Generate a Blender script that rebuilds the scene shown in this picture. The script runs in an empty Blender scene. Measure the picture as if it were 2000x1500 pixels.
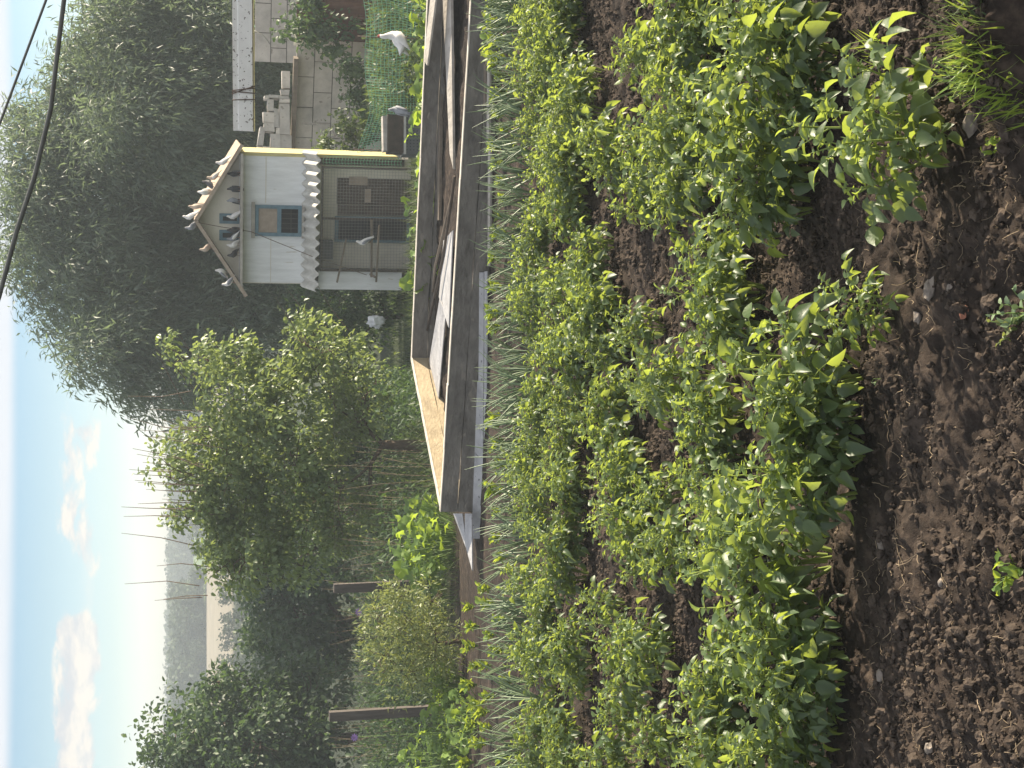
import bpy, math, random
import numpy as np

# ------------------------------------------------------------------ camera, sky, sun, exposure
C = bpy.context.scene.collection
SC = bpy.context.scene
F = 3000.0                      # focal length in pixels of the 2000 px long side
HOR = 365.0                     # picture row (long side) of eye level
PIT = math.atan((1000.0 - HOR) / F)
CAMZ = 1.7
SP, CP = math.sin(PIT), math.cos(PIT)
SUN_AZ, SUN_EL = math.radians(17), math.radians(25)      # azimuth from +x towards +y

cam = bpy.data.cameras.new('camera')
camo = bpy.data.objects.new('camera', cam); C.objects.link(camo)
cam.sensor_fit = 'HORIZONTAL'; cam.sensor_width = 36.0; cam.lens = F / 2000 * 36
cam.clip_start = 0.05; cam.clip_end = 6000
from mathutils import Matrix, Vector
X_, Y_, Z_ = Vector((0, -SP, -CP)), Vector((1, 0, 0)), Vector((0, -CP, SP))    # the phone is held sideways
M = Matrix((X_, Y_, Z_)).transposed().to_4x4(); M.translation = Vector((0, 0, CAMZ))
camo.matrix_world = M
SC.camera = camo

SC.view_settings.view_transform = 'Standard'; SC.view_settings.look = 'None'
SC.view_settings.exposure = 1.42; SC.view_settings.gamma = 1.0
SC.render.engine = 'CYCLES'
SC.cycles.max_bounces = 7; SC.cycles.diffuse_bounces = 3; SC.cycles.transmission_bounces = 5
SC.cycles.glossy_bounces = 2; SC.cycles.transparent_max_bounces = 6; SC.cycles.volume_bounces = 0
SC.cycles.use_denoising = True

sun = bpy.data.lights.new('sun', 'SUN'); sun.energy = 5.0; sun.angle = math.radians(0.6); sun.color = (1.0, 0.87, 0.68)
suno = bpy.data.objects.new('sun', sun); C.objects.link(suno)
SUNV = Vector((math.cos(SUN_AZ) * math.cos(SUN_EL), math.sin(SUN_AZ) * math.cos(SUN_EL), math.sin(SUN_EL)))
suno.rotation_euler = SUNV.to_track_quat('Z', 'Y').to_euler()

W_ = bpy.data.worlds.new('World'); SC.world = W_; W_.use_nodes = True
def build_sky():
    nt = W_.node_tree; N, L = nt.nodes, nt.links
    N.clear()
    out = N.new('ShaderNodeOutputWorld'); bg = N.new('ShaderNodeBackground'); bg.inputs['Strength'].default_value = 0.10
    sky = N.new('ShaderNodeTexSky'); sky.sky_type = 'NISHITA'; sky.sun_disc = False
    sky.sun_elevation = SUN_EL; sky.sun_rotation = math.pi / 2 - SUN_AZ
    sky.air_density = 1.0; sky.dust_density = 1.2; sky.ozone_density = 1.5
    tc = N.new('ShaderNodeTexCoord'); sep = N.new('ShaderNodeSeparateXYZ'); L.new(tc.outputs['Generated'], sep.inputs[0])
    def math_(op, a, b=None, c=None, clamp=False):
        n = N.new('ShaderNodeMath'); n.operation = op; n.use_clamp = clamp
        for i, v in enumerate((a, b, c)):
            if v is None: continue
            if isinstance(v, (int, float)): n.inputs[i].default_value = v
            else: L.new(v, n.inputs[i])
        return n.outputs[0]
    def sstep(v, a, b):
        n = N.new('ShaderNodeMapRange'); n.interpolation_type = 'SMOOTHSTEP'; L.new(v, n.inputs['Value'])
        n.inputs['From Min'].default_value = a; n.inputs['From Max'].default_value = b
        return n.outputs[0]
    def mixc(f, a, b, mode='MIX'):
        n = N.new('ShaderNodeMix'); n.data_type = 'RGBA'; n.blend_type = mode
        if isinstance(f, (int, float)): n.inputs[0].default_value = f
        else: L.new(f, n.inputs[0])
        for i, v in ((6, a), (7, b)):
            if isinstance(v, tuple): n.inputs[i].default_value = v + (1,)
            else: L.new(v, n.inputs[i])
        return n.outputs[2]
    az = math_('ARCTAN2', sep.outputs[0], sep.outputs[1])          # 0 straight ahead, positive to +x
    el = sep.outputs[2]
    comb = N.new('ShaderNodeCombineXYZ'); L.new(az, comb.inputs[0]); L.new(el, comb.inputs[1])
    def noise(sx, sy, off, detail=7, rough=0.6, dist=0.0, scale=1.0):
        mp = N.new('ShaderNodeMapping'); L.new(comb.outputs[0], mp.inputs[0])
        mp.inputs['Location'].default_value = off; mp.inputs['Scale'].default_value = (sx, sy, 1)
        n = N.new('ShaderNodeTexNoise'); L.new(mp.outputs[0], n.inputs['Vector']); n.inputs['Scale'].default_value = scale
        n.inputs['Detail'].default_value = detail; n.inputs['Roughness'].default_value = rough; n.inputs['Distortion'].default_value = dist
        return n.outputs[0]
    # clear sky: creamy at the horizon, pale blue above
    rp = N.new('ShaderNodeValToRGB'); L.new(el, rp.inputs[0])
    e = rp.color_ramp.elements
    e[0].position = 0.0; e[0].color = (1.08, 1.06, 1.22, 1)
    e[1].position = 0.45; e[1].color = (0.95, 0.98, 1.05, 1)
    for p, c in ((0.022, (0.98, 1.02, 1.22, 1)), (0.045, (0.68, 0.79, 0.96, 1)), (0.085, (0.54, 0.62, 0.73, 1)), (0.105, (0.48, 0.57, 0.68, 1)), (0.2, (0.75, 0.85, 1.05, 1))):
        q = e.new(p); q.color = c
    col = mixc(1.0, sky.outputs[0], rp.outputs[0], 'MULTIPLY')
    # veil of high cloud
    v = math_('MULTIPLY', sstep(el, 0.101, 0.110), math_('ADD', 0.62, math_('MULTIPLY', noise(5, 30, (3.1, 0.4, 0), 4), 0.9)), clamp=True)
    col = mixc(math_('MULTIPLY', v, 0.95), col, (3.25, 3.35, 3.55))
    # cumulus bank low over the far hill
    n1 = noise(26, 62, (1.7, 2.3, 0), 9, 0.62, 0.3)
    n1b = noise(26, 62, (1.7 - 0.30, 2.3 - 0.42, 0), 9, 0.62, 0.3)
    band = math_('MULTIPLY', sstep(el, 0.046, 0.062), sstep(el, 0.086, 0.070))
    big = sstep(az, -0.135, -0.155)
    mid = math_('MULTIPLY', math_('MULTIPLY', sstep(az, -0.128, -0.115), sstep(az, 0.0, -0.03)), 0.66)
    m = math_('MULTIPLY', band, math_('ADD', math_('MAXIMUM', big, mid), 0.12))
    thick = math_('SUBTRACT', math_('ADD', n1, math_('ADD', math_('MULTIPLY', m, 0.22), math_('MULTIPLY', big, 0.07))), 0.615)
    dens = sstep(thick, 0.0, 0.13)
    dens = math_('MULTIPLY', dens, sstep(m, 0.1, 0.5))
    shade = sstep(math_('SUBTRACT', n1, n1b), -0.12, 0.14)
    cc = mixc(shade, (2.6, 2.65, 2.8), (3.75, 3.45, 3.1))
    col = mixc(math_('MULTIPLY', dens, 0.93), col, cc)
    # soft wisps
    w = math_('MULTIPLY', math_('MULTIPLY', sstep(noise(9, 55, (8.3, 1.1, 0), 5), 0.5, 0.75), math_('MULTIPLY', sstep(el, 0.04, 0.055), sstep(el, 0.085, 0.07))), 0.5)
    col = mixc(w, col, (3.5, 3.4, 3.2))
    L.new(col, bg.inputs['Color']); L.new(bg.outputs[0], out.inputs['Surface'])
build_sky()

# ------------------------------------------------------------------ geometry helpers
R = random.Random(7)
rng = np.random.default_rng(11)
def ray(px, py):
    d = X_ * ((px - 1000) / F) + Y_ * ((750 - py) / F) - Z_
    return d
def at(px, py, Y):                                   # point of that ray Y metres ahead
    d = ray(px, py); return Vector((0, 0, CAMZ)) + d * (Y / d.y)
def on_plane(px, py, z):
    d = ray(px, py); return Vector((0, 0, CAMZ)) + d * ((z - CAMZ) / d.z)

def _hash(ix, iy, s):
    h = (ix.astype(np.int64) * 374761393 + iy.astype(np.int64) * 668265263 + s * 982451653) & 0xffffffff
    h = ((h ^ (h >> 13)) * 1274126177) & 0xffffffff
    return ((h ^ (h >> 16)) & 0xffff) / 65535.0
def vnoise(x, y, s=0):
    ix, iy = np.floor(x), np.floor(y); fx, fy = x - ix, y - iy
    fx, fy = fx * fx * (3 - 2 * fx), fy * fy * (3 - 2 * fy)
    a, b, c, d = _hash(ix, iy, s), _hash(ix + 1, iy, s), _hash(ix, iy + 1, s), _hash(ix + 1, iy + 1, s)
    return (a * (1 - fx) + b * fx) * (1 - fy) + (c * (1 - fx) + d * fx) * fy - 0.5
def fbm(x, y, f, o, s=0, g=0.5):
    r = 0; a = 1.0
    for k in range(o):
        r = r + a * vnoise(x * f, y * f, s + k * 17); f *= 2.03; a *= g
    return r

ROWD = np.array([0.39, 0.92]); ROWN = np.array([-0.92, 0.39]); ROW0 = np.array([0.46, 5.1]); ROWS = 0.74
def base_z(x, y):
    x = np.asarray(x, float); y = np.asarray(y, float)
    z = -0.08 * y
    zz = np.interp(y, [-60, 40, 65, 100, 165, 212, 235, 345, 520, 3000], [4.8, -3.2, -4.7, -4.7, -1.9, -1.1, -0.9, -0.25, 2.5, 6.0])
    z = np.where(y > 40, zz, z)
    z = z + np.where(y > 150, -0.012 * np.clip(x, -200, 200) * np.clip((y - 150) / 200, 0, 1), 0)
    return z
def ground_z(x, y, fine=True):
    x = np.asarray(x, float); y = np.asarray(y, float)
    z = base_z(x, y)
    near = np.clip((12.0 - y) / 1.0, 0, 1) * np.clip((y - 4.2) / 0.6, 0, 1)
    o = ((x - ROW0[0]) * ROWN[0] + (y - ROW0[1]) * ROWN[1]) / ROWS
    o = o + 0.12 * vnoise(x * 0.9, y * 0.9, 5)
    z = z - near * 0.015 * np.cos(o * 2 * np.pi)
    z = z + 0.05 * np.clip((14 - y) / 3, 0, 1) * fbm(x, y, 0.9, 2, 3)
    # dug bank in the corner
    rr = np.hypot((x - 1.06) / 0.40, (y - 3.22) / 0.30)
    z = z + 0.20 * np.clip((1.2 - rr - 0.25 * vnoise(x * 9, y * 9, 3)) / 0.35, 0, 1)
    rr = np.hypot((x - 0.66) / 0.05, (y - 4.55) / 0.12)
    z = z + 0.05 * np.clip(1 - rr, 0, 1)
    if fine:
        k = np.clip((16 - y) / 4, 0.0, 1) * 1.0 + 0.12
        cl = fbm(x, y, 9, 4, 21, 0.62)
        z = z + 0.05 * np.clip(1.5 - np.hypot((x - 1.06) / .4, (y - 3.22) / .3), 0, 1) * fbm(x, y, 7, 4, 61, .65)
        z = z + k * (0.034 * cl + 0.017 * np.abs(fbm(x, y, 30, 4, 41, 0.75)))
    return z
def gz(x, y): return float(ground_z(np.array([x]), np.array([y]), False)[0])
def on_ground(px, py):
    d = ray(px, py); t0, t1 = 1.0, 900.0
    o = Vector((0, 0, CAMZ)); t = 2.0
    while t < t1:
        p = o + d * t
        if p.z < gz(p.x, p.y): break
        t *= 1.02
    a, b = t / 1.02, t
    for _ in range(18):
        c = (a + b) / 2; p = o + d * c
        if p.z < gz(p.x, p.y): b = c
        else: a = c
    return o + d * b

def mesh(name, V, faces, mat, parent=None, smooth=False, tint=None, kind=None):
    """one object from vertices (n,3) and a list of index arrays (k,3) / (k,4)"""
    V = np.asarray(V, np.float32).reshape(-1, 3)
    fl = [np.asarray(f, np.int32) for f in (faces if isinstance(faces, list) else [faces]) if len(f)]
    me = bpy.data.meshes.new(name)
    me.vertices.add(len(V)); me.vertices.foreach_set('co', V.ravel())
    loops = np.concatenate([f.ravel() for f in fl]); tot = np.concatenate([np.full(len(f), f.shape[1], np.int32) for f in fl])
    st = np.concatenate([[0], np.cumsum(tot)[:-1]]).astype(np.int32)
    me.loops.add(len(loops)); me.loops.foreach_set('vertex_index', loops)
    me.polygons.add(len(tot)); me.polygons.foreach_set('loop_start', st); me.polygons.foreach_set('loop_total', tot)
    me.update(calc_edges=True)
    me.polygons.foreach_set('use_smooth', np.full(len(tot), bool(smooth or (tint is not None))))
    if tint is not None:
        t = np.asarray(tint, np.float32)
        if t.ndim == 1:
            at_ = me.attributes.new('tint', 'FLOAT', 'POINT'); at_.data.foreach_set('value', t)
        else:
            at_ = me.attributes.new('tint', 'FLOAT_COLOR', 'POINT'); at_.data.foreach_set('color', t.ravel())
    me.validate()
    me.materials.append(mat)
    o = bpy.data.objects.new(name, me); C.objects.link(o)
    if parent is not None: o.parent = parent
    if kind: o['kind'] = kind
    return o
class MB:
    """collects boxes, tubes and plates into one mesh"""
    def __init__(s): s.V = []; s.F3 = []; s.F4 = []; s.n = 0
    def add(s, V, F):
        V = [tuple(v) for v in V]
        for f in F: (s.F3 if len(f) == 3 else s.F4).append([i + s.n for i in f])
        s.V += V; s.n += len(V)
    def hexa(s, P):                                    # 8 corners: bottom 4 (ccw from above), top 4
        s.add(P, [(3, 2, 1, 0), (4, 5, 6, 7), (0, 1, 5, 4), (1, 2, 6, 5), (2, 3, 7, 6), (3, 0, 4, 7)])
    def box(s, x0, x1, y0, y1, z0, z1, j=0):
        q = lambda: R.uniform(-j, j) if j else 0
        s.hexa([(x + q(), y + q(), z + q()) for z in (z0, z1) for x, y in ((x0, y0), (x1, y0), (x1, y1), (x0, y1))])
    def slab(s, corners, t):                           # top corners (any order ring), thickness downward
        top = [Vector(c) for c in corners]
        n = (top[1] - top[0]).cross(top[2] - top[0]).normalized()
        if n.z < 0: top = top[::-1]; n = -n
        s.hexa([c - n * t for c in top] + top)
    def bar(s, a, b, w, h, up=(0, 0, 1)):
        a, b = Vector(a), Vector(b); d = (b - a).normalized(); u = Vector(up)
        sd = d.cross(u).normalized(); u = sd.cross(d)
        P = []
        for v in (-1, 1):
            for p, q in ((a, -1), (b, -1), (b, 1), (a, 1)): P.append(p + sd * q * w / 2 + u * v * h / 2)
        s.hexa(P)
    def tube(s, pts, rad, n=6, cap=True):
        pts = [Vector(p) for p in pts]; k = len(pts)
        if not hasattr(rad, '__len__'): rad = [rad] * k
        t0 = (pts[1] - pts[0]).normalized(); u = t0.cross(Vector((0.3, 0.1, 1)) if abs(t0.z) < .9 else Vector((1, 0.2, 0))).normalized()
        V = []
        for i, p in enumerate(pts):
            t = (pts[min(i + 1, k - 1)] - pts[max(i - 1, 0)]).normalized()
            u = (u - t * u.dot(t)).normalized(); w = t.cross(u)
            for j in range(n):
                a = 2 * math.pi * j / n; r = rad[i]
                if isinstance(r, tuple): V.append(p + u * math.cos(a) * r[0] + w * math.sin(a) * r[1])
                else: V.append(p + (u * math.cos(a) + w * math.sin(a)) * r)
        Fs = [(i * n + j, i * n + (j + 1) % n, (i + 1) * n + (j + 1) % n, (i + 1) * n + j) for i in range(k - 1) for j in range(n)]
        if cap:
            V += [pts[0], pts[-1]]; c0 = k * n
            Fs += [(c0, (j + 1) % n, j) for j in range(n)] + [(c0 + 1, (k - 1) * n + j, (k - 1) * n + (j + 1) % n) for j in range(n)]
        s.add(V, Fs)
    def build(s, name, mat, parent=None, smooth=False, kind=None):
        return mesh(name, s.V, [np.array(s.F3).reshape(-1, 3), np.array(s.F4).reshape(-1, 4)], mat, parent, smooth, None, kind)
def tag(o, label, cat, group=None):
    o['label'] = label; o['category'] = cat
    if group: o['group'] = group
    return o
def empty(name, loc, label=None, cat=None, group=None, rz=0):
    o = bpy.data.objects.new(name, None); o.empty_display_size = 0.1; C.objects.link(o)
    o.location = loc; o.rotation_euler = (0, 0, rz)
    if label: tag(o, label, cat, group)
    return o
def copy_tree(root, loc, rz, sc, label, group=None):
    c = root.copy(); C.objects.link(c); c.location = loc; c.rotation_euler = (0, 0, rz); c.scale = (sc, sc, sc); c['label'] = label
    if group: c['group'] = group
    for ch in list(root.children):
        d = ch.copy(); C.objects.link(d); d.parent = c
    return c
def rel(root, mb_or_pts):                              # world points to a root's own space
    return mb_or_pts
ORD = 'first second third fourth fifth sixth seventh eighth ninth tenth eleventh twelfth thirteenth fourteenth fifteenth sixteenth seventeenth eighteenth nineteenth twentieth'.split()
ORD += ['twenty ' + w for w in ORD[:9]] + ['thirtieth'] + ['thirty ' + w for w in ORD[:9]] + ['fortieth'] + ['forty ' + w for w in ORD[:9]]

# ------------------------------------------------------------------ materials
def nodes(name):
    m = bpy.data.materials.new(name); m.use_nodes = True; nt = m.node_tree
    return m, nt.nodes, nt.links, nt.nodes['Principled BSDF']
def ramp(N, L, src, stops):
    r = N.new('ShaderNodeValToRGB'); L.new(src, r.inputs[0]); e = r.color_ramp.elements
    e[0].position, e[0].color = stops[0][0], stops[0][1] + (1,)
    e[1].position, e[1].color = stops[-1][0], stops[-1][1] + (1,)
    for p, c in stops[1:-1]:
        q = e.new(p); q.color = c + (1,)
    return r.outputs[0]
def solid(name, c1, c2=None, scale=6, rough=0.8, bump=0.0, stretch=(1, 1, 1), spec=0.3, metal=0.0, spots=None, detail=8, bscale=None, vary=0.0):
    m, N, L, b = nodes(name)
    tc = N.new('ShaderNodeTexCoord'); mp = N.new('ShaderNodeMapping'); L.new(tc.outputs['Object'], mp.inputs[0]); mp.inputs['Scale'].default_value = stretch
    n = N.new('ShaderNodeTexNoise'); L.new(mp.outputs[0], n.inputs['Vector']); n.inputs['Scale'].default_value = scale; n.inputs['Detail'].default_value = detail; n.inputs['Roughness'].default_value = 0.65
    c2 = c2 or tuple(v * 0.7 for v in c1)
    col = ramp(N, L, n.outputs[0], [(0.32, c2), (0.66, c1)])
    if spots:
        n2 = N.new('ShaderNodeTexNoise'); L.new(mp.outputs[0], n2.inputs['Vector']); n2.inputs['Scale'].default_value = spots[1]; n2.inputs['Detail'].default_value = 3
        f = ramp(N, L, n2.outputs[0], [(spots[2], (0, 0, 0)), (spots[2] + 0.05, (1, 1, 1))])
        mx = N.new('ShaderNodeMix'); mx.data_type = 'RGBA'; L.new(f, mx.inputs[0]); L.new(col, mx.inputs[6]); mx.inputs[7].default_value = spots[0] + (1,)
        col = mx.outputs[2]
    if vary:                                           # every block of its own tone
        oi = N.new('ShaderNodeObjectInfo'); vr = ramp(N, L, oi.outputs['Random'], [(0, (1 - vary,) * 3), (1, (1.05, 1.02, .98))])
        mv = N.new('ShaderNodeMix'); mv.data_type = 'RGBA'; mv.blend_type = 'MULTIPLY'; mv.inputs[0].default_value = 1; L.new(col, mv.inputs[6]); L.new(vr, mv.inputs[7]); col = mv.outputs[2]
    L.new(col, b.inputs['Base Color']); b.inputs['Roughness'].default_value = rough; b.inputs['Specular IOR Level'].default_value = spec; b.inputs['Metallic'].default_value = metal
    if bump:
        n3 = N.new('ShaderNodeTexNoise'); L.new(mp.outputs[0], n3.inputs['Vector']); n3.inputs['Scale'].default_value = bscale or scale * 4; n3.inputs['Detail'].default_value = 6
        bp = N.new('ShaderNodeBump'); bp.inputs['Strength'].default_value = bump; bp.inputs['Distance'].default_value = 0.02
        L.new(n3.outputs[0], bp.inputs['Height']); L.new(bp.outputs[0], b.inputs['Normal'])
    return m
def leafmat(name, dark, light, trans, tf=0.4, rough=0.5, spec=0.35, crinkle=0.0):
    """leaf: per-leaf colour from the 'tint' attribute, light passing through the blade"""
    m, N, L, b = nodes(name)
    a = N.new('ShaderNodeAttribute'); a.attribute_name = 'tint'
    oi = N.new('ShaderNodeObjectInfo')
    ad = N.new('ShaderNodeMath'); ad.operation = 'MULTIPLY_ADD'; L.new(oi.outputs['Random'], ad.inputs[0]); ad.inputs[1].default_value = 0.2; L.new(a.outputs['Fac'], ad.inputs[2])
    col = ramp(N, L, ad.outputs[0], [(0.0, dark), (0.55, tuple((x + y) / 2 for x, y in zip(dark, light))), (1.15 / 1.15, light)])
    L.new(col, b.inputs['Base Color']); b.inputs['Roughness'].default_value = rough; b.inputs['Specular IOR Level'].default_value = spec
    tr = N.new('ShaderNodeBsdfTranslucent')
    if crinkle:
        tc = N.new('ShaderNodeTexCoord'); n3 = N.new('ShaderNodeTexNoise'); L.new(tc.outputs['Object'], n3.inputs['Vector']); n3.inputs['Scale'].default_value = 70; n3.inputs['Detail'].default_value = 3
        bp = N.new('ShaderNodeBump'); bp.inputs['Strength'].default_value = crinkle; bp.inputs['Distance'].default_value = 0.01; L.new(n3.outputs[0], bp.inputs['Height']); L.new(bp.outputs[0], b.inputs['Normal']); L.new(bp.outputs[0], tr.inputs['Normal'])
    tcol = ramp(N, L, ad.outputs[0], [(0.0, tuple(v * 0.7 for v in trans)), (1.0, trans)])
    L.new(tcol, tr.inputs[0])
    mx = N.new('ShaderNodeMixShader'); mx.inputs[0].default_value = tf
    L.new(b.outputs[0], mx.inputs[1]); L.new(tr.outputs[0], mx.inputs[2])
    L.new(mx.outputs[0], N['Material Output'].inputs['Surface'])
    return m

MT = dict(
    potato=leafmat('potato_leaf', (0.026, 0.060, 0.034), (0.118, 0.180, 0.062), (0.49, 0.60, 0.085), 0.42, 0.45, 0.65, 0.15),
    stalk=leafmat('potato_stalk', (0.16, 0.22, 0.05), (0.27, 0.33, 0.09), (0.4, 0.5, 0.06), 0.25, 0.4, 0.5),
    onion=leafmat('onion_leaf', (0.10, 0.16, 0.09), (0.22, 0.29, 0.16), (0.3, 0.42, 0.15), 0.15, 0.4, 0.5),
    salad=leafmat('row_leaf', (0.06, 0.13, 0.025), (0.18, 0.28, 0.05), (0.5, 0.6, 0.06), 0.45, 0.45, 0.4),
    pumpkin=leafmat('pumpkin_leaf', (0.05, 0.10, 0.03), (0.14, 0.22, 0.05), (0.45, 0.6, 0.06), 0.45, 0.5, 0.4),
    willow=leafmat('willow_leaf', (0.052, 0.076, 0.058), (0.125, 0.165, 0.11), (0.26, 0.35, 0.16), 0.38, 0.45, 0.5),
    apple=leafmat('apple_leaf', (0.045, 0.08, 0.035), (0.15, 0.205, 0.075), (0.42, 0.52, 0.13), 0.35, 0.4, 0.5),
    shrub=leafmat('shrub_leaf', (0.07, 0.10, 0.045), (0.24, 0.28, 0.11), (0.4, 0.45, 0.1), 0.35, 0.45, 0.45),
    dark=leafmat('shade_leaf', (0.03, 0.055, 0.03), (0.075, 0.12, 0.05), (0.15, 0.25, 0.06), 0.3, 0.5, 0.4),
    grass=leafmat('grass_blade', (0.03, 0.055, 0.02), (0.075, 0.115, 0.04), (0.16, 0.22, 0.05), 0.35, 0.5, 0.4),
    brightgrass=leafmat('fresh_grass', (0.12, 0.22, 0.03), (0.25, 0.36, 0.06), (0.5, 0.6, 0.08), 0.4, 0.5, 0.4),
    far=leafmat('far_leaf', (0.022, 0.036, 0.026), (0.06, 0.085, 0.045), (0.08, 0.12, 0.04), 0.2, 0.6, 0.2),
    drystalk=leafmat('dry_stalk', (0.10, 0.085, 0.06), (0.24, 0.20, 0.14), (0.2, 0.15, 0.08), 0.1, 0.8, 0.1),
    straw=leafmat('straw', (0.12, 0.09, 0.06), (0.34, 0.265, 0.18), (0.3, 0.25, 0.12), 0.1, 0.7, 0.2),
    bark=solid('bark', (0.12, 0.085, 0.06), (0.05, 0.035, 0.025), 9, 0.9, 0.8, (1, 1, 0.25)),
    twig=solid('twig_bark', (0.16, 0.12, 0.085), (0.08, 0.06, 0.045), 9, 0.85),
    bed=solid('weathered_board', (0.21, 0.195, 0.175), (0.09, 0.083, 0.074), 3.2, 0.9, 0.7, (1, 1, 2.2), 0.2, 0, ((0.21, 0.19, 0.165), 5, 0.64)),
    rim=solid('sunlit_board_edge', (0.62, 0.57, 0.50), (0.40, 0.37, 0.32), 6, 0.85, 0.4),  # paler than the boards: sunlight on their top edges painted in
    pale=solid('sunlit_board', (0.40, 0.33, 0.22), (0.26, 0.21, 0.14), 5, 0.85, 0.5, (1, 1, 2)),  # lit copy of the bed boards, sun on the end wall put into the colour
    slate=solid('asbestos_sheet', (0.42, 0.42, 0.43), (0.27, 0.27, 0.28), 5, 0.85, 0.35, (1, 1, 1), 0.2, 0, ((0.16, 0.16, 0.16), 26, 0.66)),
    greywood=solid('grey_plank', (0.42, 0.39, 0.35), (0.25, 0.23, 0.20), 7, 0.85, 0.4, (1, 0.25, 1)),
    wood=solid('brown_wood', (0.19, 0.155, 0.12), (0.11, 0.09, 0.07), 8, 0.85, 0.4, (1, 1, 0.2)),
    post=solid('old_post_wood', (0.115, 0.099, 0.09), (0.06, 0.052, 0.047), 8, 0.9, 0.6, (2, 2, 0.25)),
    roofwood=solid('roof_board', (0.42, 0.34, 0.27), (0.27, 0.21, 0.16), 9, 0.85, 0.3),
    white=solid('painted_panel', (0.76, 0.77, 0.78), (0.58, 0.585, 0.59), 2.6, 0.7, 0.15, (3, 3, .5), 0.2, 0, ((0.50, 0.47, 0.42), 5, 0.66)),
    cream=solid('cream_panel', (0.66, 0.62, 0.53), (0.54, 0.50, 0.43), 3, 0.7, 0.1),
    yellow=solid('yellow_paint', (0.62, 0.55, 0.26), (0.40, 0.35, 0.18), 7, 0.7, 0.25, (2, 2, 0.3), 0.2, 0, ((0.33, 0.29, 0.2), 9, 0.66)),
    teal=solid('teal_paint', (0.13, 0.22, 0.27), (0.08, 0.14, 0.18), 12, 0.7, 0.2),
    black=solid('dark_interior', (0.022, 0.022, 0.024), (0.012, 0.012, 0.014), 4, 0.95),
    ply=solid('plywood_blind', (0.36, 0.29, 0.23), (0.26, 0.21, 0.17), 10, 0.8),
    crate=solid('grey_crate', (0.11, 0.115, 0.12), (0.07, 0.072, 0.075), 6, 0.7),
    darkwood=solid('dark_wood', (0.09, 0.07, 0.055), (0.045, 0.036, 0.03), 9, 0.9, 0.3),
    sheet=solid('porch_sheet', (0.52, 0.51, 0.47), (0.36, 0.35, 0.32), 4, 0.85, 0.2),
    wire=solid('mesh_wire', (0.07, 0.066, 0.062), (0.04, 0.038, 0.036), 20, 0.8, 0, (1, 1, 1), 0.15),
    galv=solid('galvanised_wire', (0.30, 0.29, 0.28), (0.2, 0.19, 0.18), 20, 0.7),
    netgreen=solid('green_net', (0.26, 0.52, 0.34), (0.18, 0.40, 0.25), 20, 0.6),
    greenrope=solid('green_rope', (0.05, 0.28, 0.18), (0.03, 0.2, 0.13), 20, 0.6),
    block=solid('white_block', (0.60, 0.575, 0.54), (0.38, 0.365, 0.345), 3, 0.9, 0.4, (1, 1, 1), 0.2, 0, ((0.30, 0.28, 0.255), 6, 0.64), vary=0.3),
    mortar=solid('mortar', (0.16, 0.15, 0.14), (0.10, 0.095, 0.09), 5, 0.95),
    rust=solid('rusty_sheet', (0.16, 0.07, 0.045), (0.09, 0.045, 0.032), 5, 0.85, 0.3),
    chan=solid('chipped_white_metal', (0.80, 0.79, 0.76), (0.68, 0.67, 0.64), 4, 0.5, 0.1, (1, 1, 1), 0.4, 0, ((0.10, 0.08, 0.065), 45, 0.63)),
    rope=solid('rusty_wire', (0.13, 0.085, 0.06), (0.07, 0.05, 0.04), 30, 0.8),
    cable=solid('cable_sheath', (0.10, 0.105, 0.10), (0.07, 0.072, 0.07), 15, 0.5),
    bwhite=solid('white_feather', (0.72, 0.70, 0.67), (0.55, 0.53, 0.52), 14, 0.8),
    bgrey=solid('grey_feather', (0.30, 0.31, 0.34), (0.16, 0.165, 0.18), 14, 0.7),
    bdark=solid('dark_feather', (0.045, 0.045, 0.055), (0.025, 0.025, 0.03), 14, 0.6),
    bbeige=solid('beige_feather', (0.50, 0.41, 0.33), (0.36, 0.29, 0.23), 14, 0.8),
    beak=solid('beak_horn', (0.30, 0.17, 0.12), (0.22, 0.12, 0.09), 14, 0.5),
    red=solid('red_comb', (0.45, 0.05, 0.04), (0.3, 0.03, 0.03), 14, 0.5),
    stone=solid('stone', (0.25, 0.215, 0.185), (0.15, 0.13, 0.11), 8, 0.9, 0.5),
    clay=solid('brick_chip', (0.28, 0.12, 0.075), (0.19, 0.08, 0.05), 10, 0.9),
    bag=solid('plastic_bag', (0.72, 0.73, 0.76), (0.5, 0.51, 0.54), 9, 0.4),
    flower=solid('mauve_petal', (0.40, 0.24, 0.55), (0.3, 0.18, 0.45), 9, 0.6),
    apple_green=solid('stem_green', (0.14, 0.22, 0.06), (0.09, 0.15, 0.04), 9, 0.6),
)
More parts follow.
